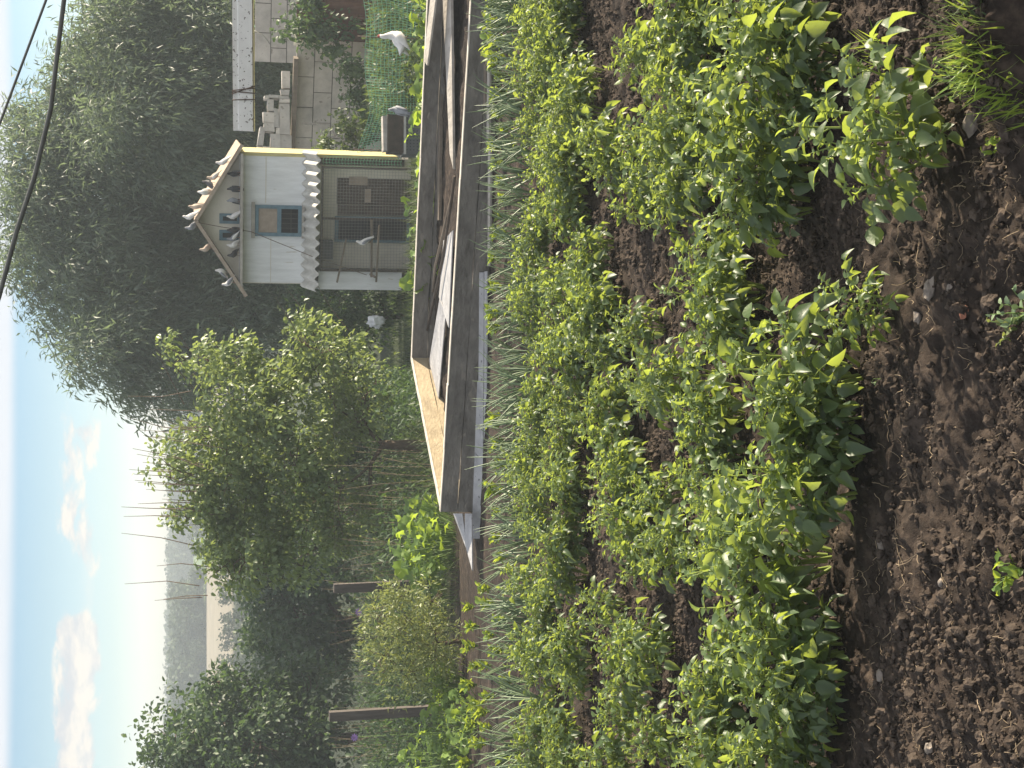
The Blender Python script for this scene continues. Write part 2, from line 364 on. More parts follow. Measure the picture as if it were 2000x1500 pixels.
def soil_mat():
    m, N, L, b = nodes('garden_soil')
    tc = N.new('ShaderNodeTexCoord')
    def noise(s, d, r=0.65):
        n = N.new('ShaderNodeTexNoise'); L.new(tc.outputs['Object'], n.inputs['Vector']); n.inputs['Scale'].default_value = s; n.inputs['Detail'].default_value = d; n.inputs['Roughness'].default_value = r
        return n.outputs[0]
    c1 = ramp(N, L, noise(14, 12), [(0.3, (0.016, 0.0125, 0.0105)), (0.5, (0.038, 0.0295, 0.0243)), (0.72, (0.105, 0.081, 0.064))])
    big = ramp(N, L, noise(1.3, 4), [(0.35, (0.72, 0.72, 0.74)), (0.65, (1.12, 1.08, 1.04))])
    mx = N.new('ShaderNodeMix'); mx.data_type = 'RGBA'; mx.blend_type = 'MULTIPLY'; mx.inputs[0].default_value = 1; L.new(c1, mx.inputs[6]); L.new(big, mx.inputs[7])
    a = N.new('ShaderNodeAttribute'); a.attribute_name = 'tint'          # what covers the land further off: rgb and how much
    fn = ramp(N, L, noise(0.35, 8), [(0.3, (0.75, 0.75, 0.75)), (0.7, (1.25, 1.25, 1.25))])
    cov = N.new('ShaderNodeMix'); cov.data_type = 'RGBA'; cov.blend_type = 'MULTIPLY'; cov.inputs[0].default_value = 0.6; L.new(a.outputs['Color'], cov.inputs[6]); L.new(fn, cov.inputs[7])
    m2 = N.new('ShaderNodeMix'); m2.data_type = 'RGBA'; L.new(a.outputs['Alpha'], m2.inputs[0]); L.new(mx.outputs[2], m2.inputs[6]); L.new(cov.outputs[2], m2.inputs[7])
    L.new(m2.outputs[2], b.inputs['Base Color']); b.inputs['Roughness'].default_value = 0.95; b.inputs['Specular IOR Level'].default_value = 0.15
    bp = N.new('ShaderNodeBump'); bp.inputs['Strength'].default_value = 0.7; bp.inputs['Distance'].default_value = 0.012; L.new(noise(90, 8, 0.7), bp.inputs['Height']); L.new(bp.outputs[0], b.inputs['Normal'])
    return m
SOIL = soil_mat()
clodm = solid('clod_soil', (0.094, 0.073, 0.058), (0.023, 0.0182, 0.0153), 16, 0.95, 0.6, spec=0.15)

# ------------------------------------------------------------------ the ground, one sheet to the horizon
def build_ground():
    ys = [-25, -15, -8, -4, -1, 1, 2, 2.7]
    y = 2.9
    while y < 14.5: ys.append(y); y += 0.0027 * y if y < 8 else 0.004 * y
    while y < 3000: ys.append(y); y *= 1.035
    ys = np.array(ys)
    s = np.concatenate([-np.geomspace(5, 0.36, 26), np.linspace(-0.35, 0.35, 240), np.geomspace(0.36, 5, 26)])
    Yg, Sg = np.meshgrid(ys, s, indexing='ij'); Xg = Sg * np.maximum(Yg, 3.0)
    Zg = ground_z(Xg, Yg)
    V = np.stack([Xg, Yg, Zg], -1).reshape(-1, 3)
    ny, nx = len(ys), len(s)
    i = np.arange(ny - 1)[:, None] * nx + np.arange(nx - 1)[None, :]
    Fq = np.stack([i, i + 1, i + nx + 1, i + nx], -1).reshape(-1, 4)
    X, Y = V[:, 0], V[:, 1]
    T = np.zeros((len(V), 4), np.float32)
    T[:, :3] = (0.032, 0.042, 0.02)
    T[:, 3] = np.clip((Y - 17.5) / 2.0 + 0.5 * fbm(X, Y, 0.7, 3, 9), 0, 1)
    gr = (Y > 226); T[gr, :3] = (0.13, 0.19, 0.08)
    tan = (Y > 150) & (Y < 214); T[tan, :3] = (0.26, 0.23, 0.175)
    return mesh('ground', V, Fq, SOIL, None, True, T, 'structure')
build_ground()

# ------------------------------------------------------------------ leaf batches
def unit(a): return a / np.maximum(np.linalg.norm(a, axis=-1, keepdims=True), 1e-9)
def tmpl(rows, fold=0.0, curl=0.0, wav=0.0):
    """leaf blade along +y, folded along its midrib; rows = (t, halfwidth)"""
    V = []; F3 = []; F4 = []; prev = None
    for k, (t, w) in enumerate(rows):
        zc = -curl * t * t
        if w == 0: V.append((0, t, zc)); cur = (len(V) - 1,)
        else:
            V += [(-w, t, zc + fold * w + wav * (k % 2)), (0, t, zc), (w, t, zc + fold * w - wav * (k % 2))]; cur = (len(V) - 3, len(V) - 2, len(V) - 1)
        if prev is not None:
            if len(prev) == 1 and len(cur) == 3: F3 += [(prev[0], cur[1], cur[0]), (prev[0], cur[2], cur[1])]
            elif len(prev) == 3 and len(cur) == 1: F3 += [(prev[0], prev[1], cur[0]), (prev[1], prev[2], cur[0])]
            else: F4 += [(prev[0], prev[1], cur[1], cur[0]), (prev[1], prev[2], cur[2], cur[1])]
        prev = cur
    return np.array(V, float), np.array(F3).reshape(-1, 3), np.array(F4).reshape(-1, 4)
T_POT = tmpl([(0, 0), (.14, .27), (.38, .37), (.70, .27), (1, 0)], 0.42, 0.30, 0.03)
T_POT2 = tmpl([(0, 0), (.14, .25), (.38, .34), (.70, .25), (1, 0)], 0.85, 0.65, 0.04)
T_WIL = tmpl([(0, 0), (.4, .10), (1, 0)], 0.3, 0.25)
T_OVAL = tmpl([(0, 0), (.35, .30), (.75, .22), (1, 0)], 0.35, 0.25)
T_SIMPLE = tmpl([(0, 0), (.45, .28), (1, 0)], 0.3, 0.2)
T_LANCE = tmpl([(0, 0), (.4, .16), (1, 0)], 0.35, 0.2)
T_BLADE = tmpl([(0, .012), (.5, .010), (1, 0)], 0.4, 0.35)
def t_lobed():
    V = [(0, 0.12, 0.0)]; n = 13
    for k in range(n):
        a = -2.6 + 5.2 * k / (n - 1); r = (0.62 if k % 2 == 0 else 0.50) * (1.05 if abs(a) < 0.5 else 0.95)
        V.append((r * math.sin(a), 0.12 + r * math.cos(a), 0.10 * math.sin(3 * a) - 0.13 * r + (0.08 if k % 2 else 0)))
    return np.array(V, float), np.array([(0, k + 2, k + 1) for k in range(n - 1)]), np.zeros((0, 4), int)
T_LOBE = t_lobed()
def batch(T, pos, dr, nr, size, wide=1.0):
    V0, F3, F4 = T; n, m = len(pos), len(V0)
    d = unit(dr); x = unit(np.cross(d, nr)); z = np.cross(x, d)
    size = np.broadcast_to(np.asarray(size, float), (n,)); wide = np.broadcast_to(np.asarray(wide, float), (n,))
    V = pos[:, None, :] + (V0[None, :, 0, None] * x[:, None, :] * (size * wide)[:, None, None] + V0[None, :, 1, None] * d[:, None, :] * size[:, None, None] + V0[None, :, 2, None] * z[:, None, :] * size[:, None, None])
    off = (np.arange(n) * m)[:, None, None]
    return V.reshape(-1, 3), (F3[None] + off).reshape(-1, 3), (F4[None] + off).reshape(-1, 4), m
def join(parts):
    V = []; A = []; B = []; Tn = []; o = 0
    for (v, f3, f4, m), t in parts:
        V.append(v); A.append(f3 + o); B.append(f4 + o); Tn.append(np.repeat(t, m)); o += len(v)
    return np.concatenate(V), [np.concatenate(A), np.concatenate(B)], np.concatenate(Tn)
def rdir(n, g=rng): return unit(g.normal(size=(n, 3)))

def crown(blobs, per_m3, lpc, cr, T, size, droop=0.4, g=None, out=0.7, base_t=0.45, wide=1.0, shell=2.4):
    """foliage in clumps spread through ellipsoid blobs [(centre, radius)]"""
    g = g or np.random.default_rng(3); P = []; O = []
    for c, r in blobs:
        k = max(4, int(per_m3 * r ** 2.3))
        d = rdir(k, g); q = r * g.random(k) ** (1 / shell)
        P.append(np.array(c) + d * q[:, None]); O.append(d)
    P = np.concatenate(P); O = np.concatenate(O); n = len(P)
    cnt = (lpc * g.uniform(0.35, 1.5, n)).astype(int) + 1
    idx = np.repeat(np.arange(n), cnt); N_ = len(idx)
    crs = (cr * g.uniform(0.6, 1.35, n))[idx]
    # each clump is a spray: leaves sit along a few short twigs leaving its centre
    tw = unit(O[idx] * out + rdir(N_, g) * 0.9 + np.array([0, 0, -droop * 0.5]))
    pos = P[idx] + tw * (crs * g.random(N_) ** 0.6)[:, None] + g.normal(size=(N_, 3)) * (crs * 0.16)[:, None]
    dr = unit(tw * 0.7 + rdir(N_, g) * 0.7 + np.array([0, 0, -droop]))
    nr = unit(rdir(N_, g) * 0.75 + np.array([0.15, -0.1, 0.9]))
    sz = size * g.uniform(0.6, 1.25, N_)
    t = np.clip(base_t + g.normal(size=n)[idx] * 0.14 + g.normal(size=N_) * 0.16, 0, 1)
    return join([(batch(T, pos, dr, nr, sz, wide), t)])

def tree(name, label, cat, base, blobs, mat, T, size, per, lpc, cr, trunk_r, seed, group=None, droop=0.4, fork=None, limbs=None, bare=None, out=0.7, tname='crown', barkm='bark', shell=2.4, base_t=0.45):
    g = np.random.default_rng(seed); base = Vector(base)
    r = empty(name, base, label, cat, group)
    B = [(Vector(c) - base, rad) for c, rad in blobs]
    fork = Vector(fork) - base if fork is not None else Vector((0, 0, max(0.3, min(c.z for c, _ in B) * 0.8)))
    mb = MB(); mb.tube([(0, 0, -0.15), (0.02, 0, 0.1), fork * 0.55 + Vector((0.05 * trunk_r, 0, 0)), fork], [trunk_r * 1.35, trunk_r * 1.1, trunk_r * 0.9, trunk_r * 0.8], 9)
    mb.build('trunk', MT[barkm], r, True)
    br = MB(); nodes_ = [(fork * 0.96, trunk_r * 0.62)]
    for c, rad in sorted(B, key=lambda q: (q[0] - fork).length):
        a, ra = min(nodes_, key=lambda q: (q[0] - c).length + 0.45 * (q[0] - fork).length)
        r1 = ra * 0.72; dv = c - a
        mid = a + dv * .4 + Vector(g.normal(size=3) * 0.10 * dv.length) + Vector((0, 0, .06 * dv.length)); mid2 = a + dv * .75 + Vector(g.normal(size=3) * 0.07 * dv.length)
        br.tube([a, mid, mid2, c], [r1, r1 * .85, r1 * .7, r1 * .5], 6)
        nodes_ += [(mid, r1 * .85), (mid2, r1 * .7), (c, r1 * .5)]
        for _ in range(limbs or 6):
            e = c + Vector(rdir(1, g)[0]) * rad * g.uniform(0.7, 1.0); s = mid.lerp(c, g.uniform(0.2, 1))
            br.tube([s, s.lerp(e, .5) + Vector(g.normal(size=3) * rad * 0.1), e], [min(.02, trunk_r * 0.12), min(.013, trunk_r * 0.08), .004], 4, False)
    br.build('branches', MT[barkm], r, True)
    if bare:
        for a, b in bare:
            tw = MB(); a, b = Vector(a) - base, Vector(b) - base
            tw.tube([a, a.lerp(b, .5) + Vector(g.normal(size=3) * (b - a).length * 0.04), b], [0.0075, 0.006, 0.003], 4)
            tw.build('bare_twig', MT['twig'], r)
    V, Fs, t = crown([(tuple(c), rad) for c, rad in B], per, lpc, cr, T, size, droop, g, out, base_t, shell=shell)
    mesh(tname, V, Fs, MT[mat], r, False, t)
    return r

# ------------------------------------------------------------------ potato plants
def potato_proto(seed, nst=7, height=0.46, spread=0.6):
    g = np.random.default_rng(seed); st = MB(); LP, LD, LN, LS, LT = [], [], [], [], []
    tint_st = []
    for k in range(nst):
        a = 2 * math.pi * (k + g.uniform(-.35, .35)) / nst; L = height * g.uniform(0.75, 1.15)
        hd = Vector((math.cos(a), math.sin(a), 0)); lean = spread * g.uniform(0.25, 1.0)
        pts = []; p = hd * 0.03
        for i in range(7):
            u = i / 6; pts.append(p.copy()); d = (Vector((0, 0, 1)) * (1 - 0.25 * lean * (1 - u)) + hd * lean * (0.95 - 0.6 * u) + Vector(g.normal(size=3) * 0.09)).normalized(); p = p + d * L / 6
        st.tube(pts, [0.0065, 0.0062, 0.0058, 0.005, 0.004, 0.003, 0.0015], 5, False)
        nl = int(10 + 3 * g.random()); ph = g.uniform(0, 6.3)
        for j in range(nl):
            u = 0.30 + 0.69 * j / (nl - 1); ii = min(5, int(u * 6)); b = pts[ii].lerp(pts[ii + 1], u * 6 - ii)
            ph += 2.4 + g.normal() * 0.25; top = max(0, (u - 0.62) / 0.38)
            ln = (0.140 - 0.085 * top) * g.uniform(0.75, 1.2) * (0.5 + 0.55 * min(1, u / .6))
            od = Vector((math.cos(ph), math.sin(ph), 0)) * (1 - 0.55 * top) + hd * 0.3 + Vector((0, 0, 0.45 + 0.7 * top)); od.normalize()
            sag = g.uniform(0.3, 1.0) * (1 - 0.75 * top)
            rp = []; q = b.copy(); d = od.copy()
            for i in range(5):
                rp.append(q.copy()); q = q + d * ln / 4; d = (d + Vector((0, 0, -0.28 * sag))).normalized()
            st.tube(rp, [0.0032, 0.0028, 0.0024, 0.002, 0.0012], 3, False)
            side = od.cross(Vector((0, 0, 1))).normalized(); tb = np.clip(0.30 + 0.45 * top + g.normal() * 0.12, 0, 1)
            sc = ln / 0.155
            def leaf(pp, dd, sz):
                LP.append(pp); LD.append(dd); LS.append(sz); LT.append(np.clip(tb + g.normal() * 0.10, 0, 1))
                up = Vector((0, 0, 1)) + Vector(g.normal(size=3) * 0.62) + od * 0.15
                LN.append(up)
            leaf(rp[4], d + Vector((0, 0, -0.1)), 0.077 * sc * g.uniform(.75, 1.2))
            for i, sz in ((3, 0.064), (2, 0.052), (1, 0.034)):
                for sg in (-1, 1):
                    if g.random() < 0.08: continue
                    leaf(rp[i], side * sg + (rp[i] - rp[i - 1]).normalized() * g.uniform(0.35, 0.8) + Vector((0, 0, g.uniform(-0.25, 0.3))), sz * sc * g.uniform(.8, 1.2))
    A = lambda x: np.array([tuple(v) for v in x]); n = len(LP); tt = np.array(LT); sel = g.random(n) < 0.5
    P, D, Nn, S = A(LP), A(LD), A(LN), np.array(LS)
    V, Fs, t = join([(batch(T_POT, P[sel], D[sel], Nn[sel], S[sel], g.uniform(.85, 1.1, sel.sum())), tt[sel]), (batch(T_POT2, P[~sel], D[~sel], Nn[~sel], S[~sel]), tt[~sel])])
    return (V, Fs, t), st
def potato(seed, loc, rz, sc, label, **k):
    r = empty('potato_plant', loc, label, 'potato plant', 'potato plants in the vegetable field', rz); r.scale = (sc, sc, sc)
    (V, Fs, t), st = potato_proto(seed, **k)
    o = mesh('stalks', st.V, [np.array(st.F3).reshape(-1, 3), np.array(st.F4).reshape(-1, 4)], MT['stalk'], r, True, np.random.default_rng(seed).random(len(st.V)) * 0.3 + 0.4)
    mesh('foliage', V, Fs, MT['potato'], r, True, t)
    return r
def potatoes():
    protos = []; g = random.Random(21)
    kinds = [dict(nst=6, height=0.36, spread=0.50), dict(nst=7, height=0.39, spread=0.42), dict(nst=7, height=0.36, spread=0.55), dict(nst=5, height=0.42, spread=0.35),
             dict(nst=7, height=0.34, spread=0.62), dict(nst=6, height=0.40, spread=0.4), dict(nst=7, height=0.35, spread=0.55), dict(nst=5, height=0.37, spread=0.45)]
    # five rows across the slope, each plant where the photograph shows one growing
    rows = [
        ('row nearest bare soil', .90, [(1640, 1488), (1650, 1412), (1655, 1335), (1668, 1262), (1645, 1080), (1690, 950), (1700, 878), (1706, 800), (1690, 740), (1590, 398), (1606, 338), (1560, 285), (1655, 178), (1652, 105), (1640, 35)]),
        ('second row from bare soil', .80, [(1500, 1492), (1490, 1420), (1478, 1352), (1500, 1282), (1490, 1098), (1500, 1030), (1476, 962), (1470, 890), (1462, 812), (1430, 750), (1498, 640), (1512, 572), (1470, 522), (1440, 268), (1452, 200), (1424, 130), (1436, 62), (1430, -5), (1410, 390), (1416, 330)]),
        ('third row from bare soil', .74, [(np.interp(y, [470, 600, 750, 900, 1000, 1110], [1205, 1236, 1250, 1285, 1310, 1325]), y) for y in range(478, 1112, 56)] + [(1262, 336), (1250, 278), (1212, 215), (1185, 152), (1172, 92), (1170, 30), (1168, -20), (1290, 1262), (1305, 1322), (1290, 1378), (1284, 1494), (1240, 1190), (1352, 955), (1345, 765), (1318, 632), (1332, 118), (1345, 292), (1362, 1436), (1348, 1255), (1318, 402), (1385, 1085)]),
        ('fourth row from bare soil', .74, [(1165, y) for y in range(-22, 1530, 50) if min(abs(y - q) for q in (1167, 460, 1385, 100)) > 26]),
        ('row farthest from bare soil', .72, [(1104, y) for y in range(-18, 1530, 44) if min(abs(y - q) for q in (393, 715, 1345, 1075)) > 24]),
    ]
    for rn, rsc, lst in rows:
        for j, (px, py) in enumerate(sorted(lst, key=lambda q: q[1])):
            lab = 'potato plant, %s from the picture top in the %s' % (ORD[j], rn)
            far = rsc < .97
            p = on_ground(px - 12 + g.uniform(-16, 13), py + g.uniform(-12, 12)); sc = rsc * g.uniform(0.78, 1.14); rz = g.uniform(0, 6.28)
            if len(protos) < len(kinds): protos.append(potato(40 + len(protos), p, rz, sc, lab, **kinds[len(protos)]))
            else: copy_tree(g.choice(protos), p, rz, sc, lab)
    p = on_ground(1765, 610)
    potato(90, p, 0.4, 0.62, 'small lone potato plant leaning in bare soil in front of the rows', nst=3, height=0.36, spread=0.5)
    p = on_ground(1850, 262)
    potato(91, p, 1.4, .92, 'broad leaved potato plant beside the green grass tuft at the dug bank', nst=7, height=0.38, spread=0.75)
potatoes()

# ------------------------------------------------------------------ clods, straw, stones on the bare soil
ICO = None
def ico():
    t = (1 + 5 ** .5) / 2
    V = unit(np.array([(-1, t, 0), (1, t, 0), (-1, -t, 0), (1, -t, 0), (0, -1, t), (0, 1, t), (0, -1, -t), (0, 1, -t), (t, 0, -1), (t, 0, 1), (-t, 0, -1), (-t, 0, 1)], float))
    Fc = np.array([(0, 11, 5), (0, 5, 1), (0, 1, 7), (0, 7, 10), (0, 10, 11), (1, 5, 9), (5, 11, 4), (11, 10, 2), (10, 7, 6), (7, 1, 8), (3, 9, 4), (3, 4, 2), (3, 2, 6), (3, 6, 8), (3, 8, 9), (4, 9, 5), (2, 4, 11), (6, 2, 10), (8, 6, 7), (9, 8, 1)])
    return V, Fc
def subdiv(V, Fc):
    V = list(map(tuple, V)); cache = {}; out = []
    def mid(a, b):
        k = (min(a, b), max(a, b))
        if k not in cache:
            m = (np.array(V[a]) + np.array(V[b])) / 2; V.append(tuple(m / np.linalg.norm(m))); cache[k] = len(V) - 1
        return cache[k]
    for a, b, c in Fc:
        x, y, z = mid(a, b), mid(b, c), mid(c, a); out += [(a, x, z), (b, y, x), (c, z, y), (x, y, z)]
    return np.array(V), np.array(out)
IV, IF = ico(); IV2, IF2 = subdiv(IV, IF); IV3, IF3 = subdiv(IV2, IF2)
def lumps(n, pos, size, g, V0=IV2, F0=IF2, rough=0.28):
    m = len(V0)
    D = V0[None] * (1 + rough * g.normal(size=(n, m, 1)) * 0.6) * g.uniform(0.65, 1.2, (n, 1, 3)) * size[:, None, None]
    a = g.uniform(0, 6.28, n); ca, sa = np.cos(a)[:, None], np.sin(a)[:, None]
    X = D[..., 0] * ca - D[..., 1] * sa; Y = D[..., 0] * sa + D[..., 1] * ca
    V = np.stack([X, Y, D[..., 2]], -1) + pos[:, None, :]
    return V.reshape(-1, 3), (F0[None] + (np.arange(n) * m)[:, None, None]).reshape(-1, 3)
def litter():
    g = np.random.default_rng(5)
    n = 120000
    y = 3.1 + (g.random(n) ** 1.5) * 7.5; x = g.uniform(-1, 1, n) * (0.29 * y + 0.15)
    # clods gather in patches
    keep = vnoise(x * 2.2, y * 2.2, 77) + 0.5 * vnoise(x * 6, y * 6, 78) > g.uniform(-0.45, 0.35, n)
    x, y = x[keep], y[keep]; n = len(x)
    s = 0.0027 * np.exp(g.normal(size=n) * 0.66) * (0.75 + y / 7); s = np.minimum(s, 0.019)
    z = ground_z(x, y) + s * 0.55
    big = s > 0.006; P = np.stack([x, y, z], -1)
    V, Fc = lumps(int(big.sum()), P[big], s[big], g); V2, Fc2 = lumps(int((~big).sum()), P[~big], s[~big], g, IV, IF)
    mesh('soil_clods', np.concatenate([V, V2]), np.concatenate([Fc, Fc2 + len(V)]), clodm, None, False, None, 'stuff')
    # straw, roots and dead stems
    n = 2000; y = 3.2 + g.random(n) ** 1.6 * 6; x = g.uniform(-1, 1, n) * (0.27 * y + 0.1)
    keep = vnoise(x * 1.4, y * 1.4, 99) > g.uniform(-0.5, 0.4, n) - 0.3 * ((x > 0.0) & (y < 4.6))
    V = []; Fq = []; T = []; o = 0
    for X, Y in zip(x[keep], y[keep]):
        L = float(np.exp(g.normal() * 0.6) * 0.035); a = g.uniform(0, 6.28); cv = g.normal() * 0.55; r = g.uniform(0.0005, 0.0012)
        k = 6; px, py = X, Y; tt = g.random()
        for i in range(k):
            zz = 0.004 + 0.012 * g.random() * (i in (0, k - 1)); nx, ny = -math.sin(a), math.cos(a)
            zg = float(ground_z(np.array([px]), np.array([py]))[0]) + zz
            V += [(px + nx * r, py + ny * r, zg), (px, py, zg + r * 1.6), (px - nx * r, py - ny * r, zg)]; T += [tt] * 3
            px += math.cos(a) * L / (k - 1); py += math.sin(a) * L / (k - 1); a += cv / (k - 1) + g.normal() * 0.14
            if i: Fq += [(o + 3 * i - 3, o + 3 * i - 2, o + 3 * i + 1, o + 3 * i), (o + 3 * i - 2, o + 3 * i - 1, o + 3 * i + 2, o + 3 * i + 1)]
        o += 3 * k
    mesh('straw_litter', V, np.array(Fq), MT['straw'], None, False, T, 'stuff')
    # stones one can pick out
    st = [(1835, 566, 0.026, 'stone', 'angular grey brown stone beside a smaller pale one in bare soil'), (1872, 561, 0.013, 'stone', 'small pale stone next to the angular grey brown stone'),
          (1722, 1062, 0.016, 'stone', 'flat cream stone chip in bare soil near the potato edge'), (1663, 1420, 0.014, 'clay', 'reddish brick chip at the edge of the potato leaves'),
          (1845, 1137, 0.012, 'stone', 'white stone chip alone in the dark bare soil'), (1857, 1180, 0.013, 'stone', 'pale flat sliver of stone standing in bare soil'),
          (1898, 240, 0.030, 'stone', 'long tan stone beside the bright grass tuft'), (1728, 1318, 0.016, 'stone', 'rounded brown stone below the overhanging potato leaf'),
          (1818, 1462, 0.017, 'stone', 'flat grey stone at the picture bottom edge in bare soil'), (1800, 616, 0.018, 'stone', 'pale pointed stone below the small lone potato plant'),
          (1897, 933, 0.014, 'stone', 'pinkish stone in the middle of the bare soil'), (1900, 610, 0.016, 'clay', 'rust red clod of brick beside dry straw')]
    for i, (px, py, s, m, lab) in enumerate(st):
        p = on_ground(px, py); V, Fc = lumps(1, np.array([[0, 0, 0]]), np.array([s]), g, IV2, IF2, 0.30)
        V = V * np.array([1.2, 0.9, 0.75]); o = mesh('stone', V, Fc, MT[m], None, False); o.location = (p.x, p.y, float(ground_z(np.array([p.x]), np.array([p.y]))[0]) + s * 0.35)
        tag(o, lab, 'stone', 'loose stones on the bare soil')
litter()

# ------------------------------------------------------------------ weeds in the bare soil
def weed(px, py, n, h, label, seed, leaf=0.035, matl='salad', T=T_OVAL, spread=0.7, nl=7):
    g = np.random.default_rng(seed); p = on_ground(px, py); r = empty('weed', p, label, 'weed'); st = MB(); P, D, Nn = [], [], []
    for k in range(n):
        a = g.uniform(0, 6.28); hd = Vector((math.cos(a), math.sin(a), 0)); L = h * g.uniform(.6, 1.1); q = hd * 0.008 - Vector((0, 0, .012)); pts = [q.copy()]
        for i in range(4):
            q = q + (Vector((0, 0, 1)) + hd * spread * g.uniform(.3, 1) + Vector(g.normal(size=3) * .12)).normalized() * L / 4; pts.append(q.copy())
        st.tube(pts, [.002, .0018, .0016, .0013, .0008], 4, False)
        for j in range(nl):
            u = .2 + .8 * j / (nl - 1); ii = min(3, int(u * 4)); b = pts[ii].lerp(pts[ii + 1], u * 4 - ii)
            P.append(b); D.append(Vector(rdir(1, g)[0]) + hd * .4 + Vector((0, 0, .35))); Nn.append(Vector((0, 0, 1)) + Vector(g.normal(size=3) * .4))
    st.build('stems', MT['apple_green'], r)
    A = lambda x: np.array([tuple(v) for v in x]); V, Fs, t = join([(batch(T, A(P), A(D), A(Nn), leaf * g.uniform(.6, 1.2, len(P))), g.random(len(P)))])
    mesh('leaves', V, Fs, MT[matl], r, True, t)
weed(1998, 1108, 7, 0.10, 'small branching weed with oval leaves in the bare soil', 3, 0.030)
weed(2003, 608, 6, 0.09, 'grey green weed seedling among dry straw', 4, 0.024, 'onion')
weed(1990, 640, 5, 0.08, 'low pale weed sprouting beside dry straw', 14, 0.020, 'shrub')
weed(1905, 165, 9, 0.11, 'bright leafy weed growing out of the green grass tuft', 16, 0.022, 'brightgrass', T_LANCE)
weed(1952, 292, 5, 0.06, 'small bright seedling below the dug bank', 17, 0.018, 'brightgrass', T_OVAL)
weed(1725, 735, 3, 0.06, 'tiny feathery weed below the broad potato leaves', 15, 0.014, 'onion', T_LANCE)
def tuft(px, py, n, h, rad, label, seed, matl, wid=1.0):
    g = np.random.default_rng(seed); p = on_ground(px, py)
    pos = np.stack([g.normal(size=n) * rad, g.normal(size=n) * rad * .6, np.full(n, -0.01)], -1)
    pos[:, 2] += ground_z(pos[:, 0] + p.x, pos[:, 1] + p.y, False) - p.z
    dr = unit(np.stack([g.normal(size=n) * .5, g.normal(size=n) * .5, np.ones(n)], -1)); nr = rdir(n, g) + np.array([0, -.6, .3])
    V, Fs, t = join([(batch(T_BLADE, pos, dr, nr, h * g.uniform(.5, 1.2, n), wid * 2.2), g.random(n))])
    o = mesh('grass_tuft', V, Fs, MT[matl], None, False, t); o.location = p
    return tag(o, label, 'grass tuft')
tuft(1925, 140, 420, 0.095, 0.055, 'bright green grass tuft growing at the dug soil bank', 6, 'brightgrass', 1.2)
tuft(1910, 60, 90, 0.14, 0.08, 'taller thin grass seeding beside the bright tuft', 7, 'grass', .7)
tuft(1712, 100, 26, 0.10, 0.02, 'lone narrow grass blades beside the broad leaved potato plant', 8, 'brightgrass', .8)
tuft(1950, 245, 130, 0.05, 0.03, 'dry straw coloured roots hanging over the dug bank', 9, 'straw', .7)

# ------------------------------------------------------------------ onions and the leafy row
def onion_proto(seed):
    g = np.random.default_rng(seed); mb = MB()
    for k in range(int(9 + 5 * g.random())):
        a = g.uniform(0, 6.28); lean = g.uniform(.1, .55); L = g.uniform(.28, .50); q = Vector((math.cos(a), math.sin(a), 0)) * .02; pts = [q.copy()]; d = Vector((math.cos(a) * lean, math.sin(a) * lean, 1)).normalized()
        bend = g.uniform(0, .22)
        for i in range(6): q = q + d * L / 6; pts.append(q.copy()); d = (d + Vector((math.cos(a), math.sin(a), -.35)) * bend * .5).normalized()
        mb.tube(pts, [.0045, .0065, .0068, .006, .005, .0035, .0012], 5, False)
    return mb
def onions():
    g = random.Random(4); protos = []; spots = []
    y0 = -6
    for row, (v0, jit) in enumerate(((1048, 7), (1024, 6))):
        py = -30 + row * 16
        while py < 1530:
            spots.append((v0 + g.uniform(-jit, jit) - (12 if py > 1150 else 0) * (row), py)); py += g.uniform(26, 44)
    for row in (0, 1): pass
    spots.sort(key=lambda s: s[1])
    for i, (px, py) in enumerate(spots):
        p = on_ground(px, py); lab = 'green onion clump, %s from the picture top in the onion rows' % (ORD[i] if i < len(ORD) else str(i))
        if i < 6:
            r = empty('onion_clump', p, lab, 'onion', 'onions in rows before the raised bed'); mb = onion_proto(200 + i)
            gg = np.random.default_rng(i); mesh('leaves', mb.V, [np.array(mb.F3).reshape(-1, 3), np.array(mb.F4).reshape(-1, 4)], MT['onion'], r, True, np.repeat(gg.random(len(mb.V) // 35 + 1), 35)[:len(mb.V)]); protos.append(r)
        else: copy_tree(g.choice(protos), p, g.uniform(0, 6.28), g.uniform(.70, 1.0), lab)
    # leafy plants (beet, lettuce, dill) between the onions and the bed
    pr = []; j = 0
    for py in [k for k in range(-20, 470, 34)] + [-k for k in range(1185, 1520, 38)] + [500, 560, 610, 640, 820, 868, 905, 955, 1000, 1050, 1085] + [k for k in range(1150, 1520, 30)]:
        px = g.uniform(985, 1000) if py < 480 else (g.uniform(984, 996) if py < 1120 else g.uniform(955, 1005))
        if py < -100: px, py = g.uniform(922, 946), -py
        p = on_ground(px, py); lab = 'bright leafy plant, %s from the picture top in the row before the bed' % ORD[j]; j += 1
        if len(pr) < 5:
            gg = np.random.default_rng(300 + j); r = empty('leafy_plant', p, lab, 'vegetable plant', 'leafy row beyond the onions'); n = 46
            a = gg.uniform(0, 6.28, n); h = gg.random(n); d = np.stack([np.cos(a) * .8, np.sin(a) * .8, .5 + gg.random(n)], -1); pos = np.stack([np.cos(a) * .05 * h, np.sin(a) * .05 * h, .02 + .17 * h], -1)
            st = MB()
            for q, e in zip(pos, d): st.tube([(q[0] * .2, q[1] * .2, -.01), (q[0] * .7, q[1] * .7, q[2] * .6), tuple(q + .02 * e)], [.003, .0025, .0015], 3, False)
            st.build('stems', MT['apple_green'], r)
            V, Fs, t = join([(batch(T_OVAL, pos, d, rdir(n, gg) * .5 + np.array([0, 0, 1]), gg.uniform(.06, .11, n)), gg.random(n))]); mesh('leaves', V, Fs, MT['salad'], r, True, t); pr.append(r)
        else: copy_tree(g.choice(pr), p, g.uniform(0, 6.28), g.uniform(.5, .85), lab)
onions()

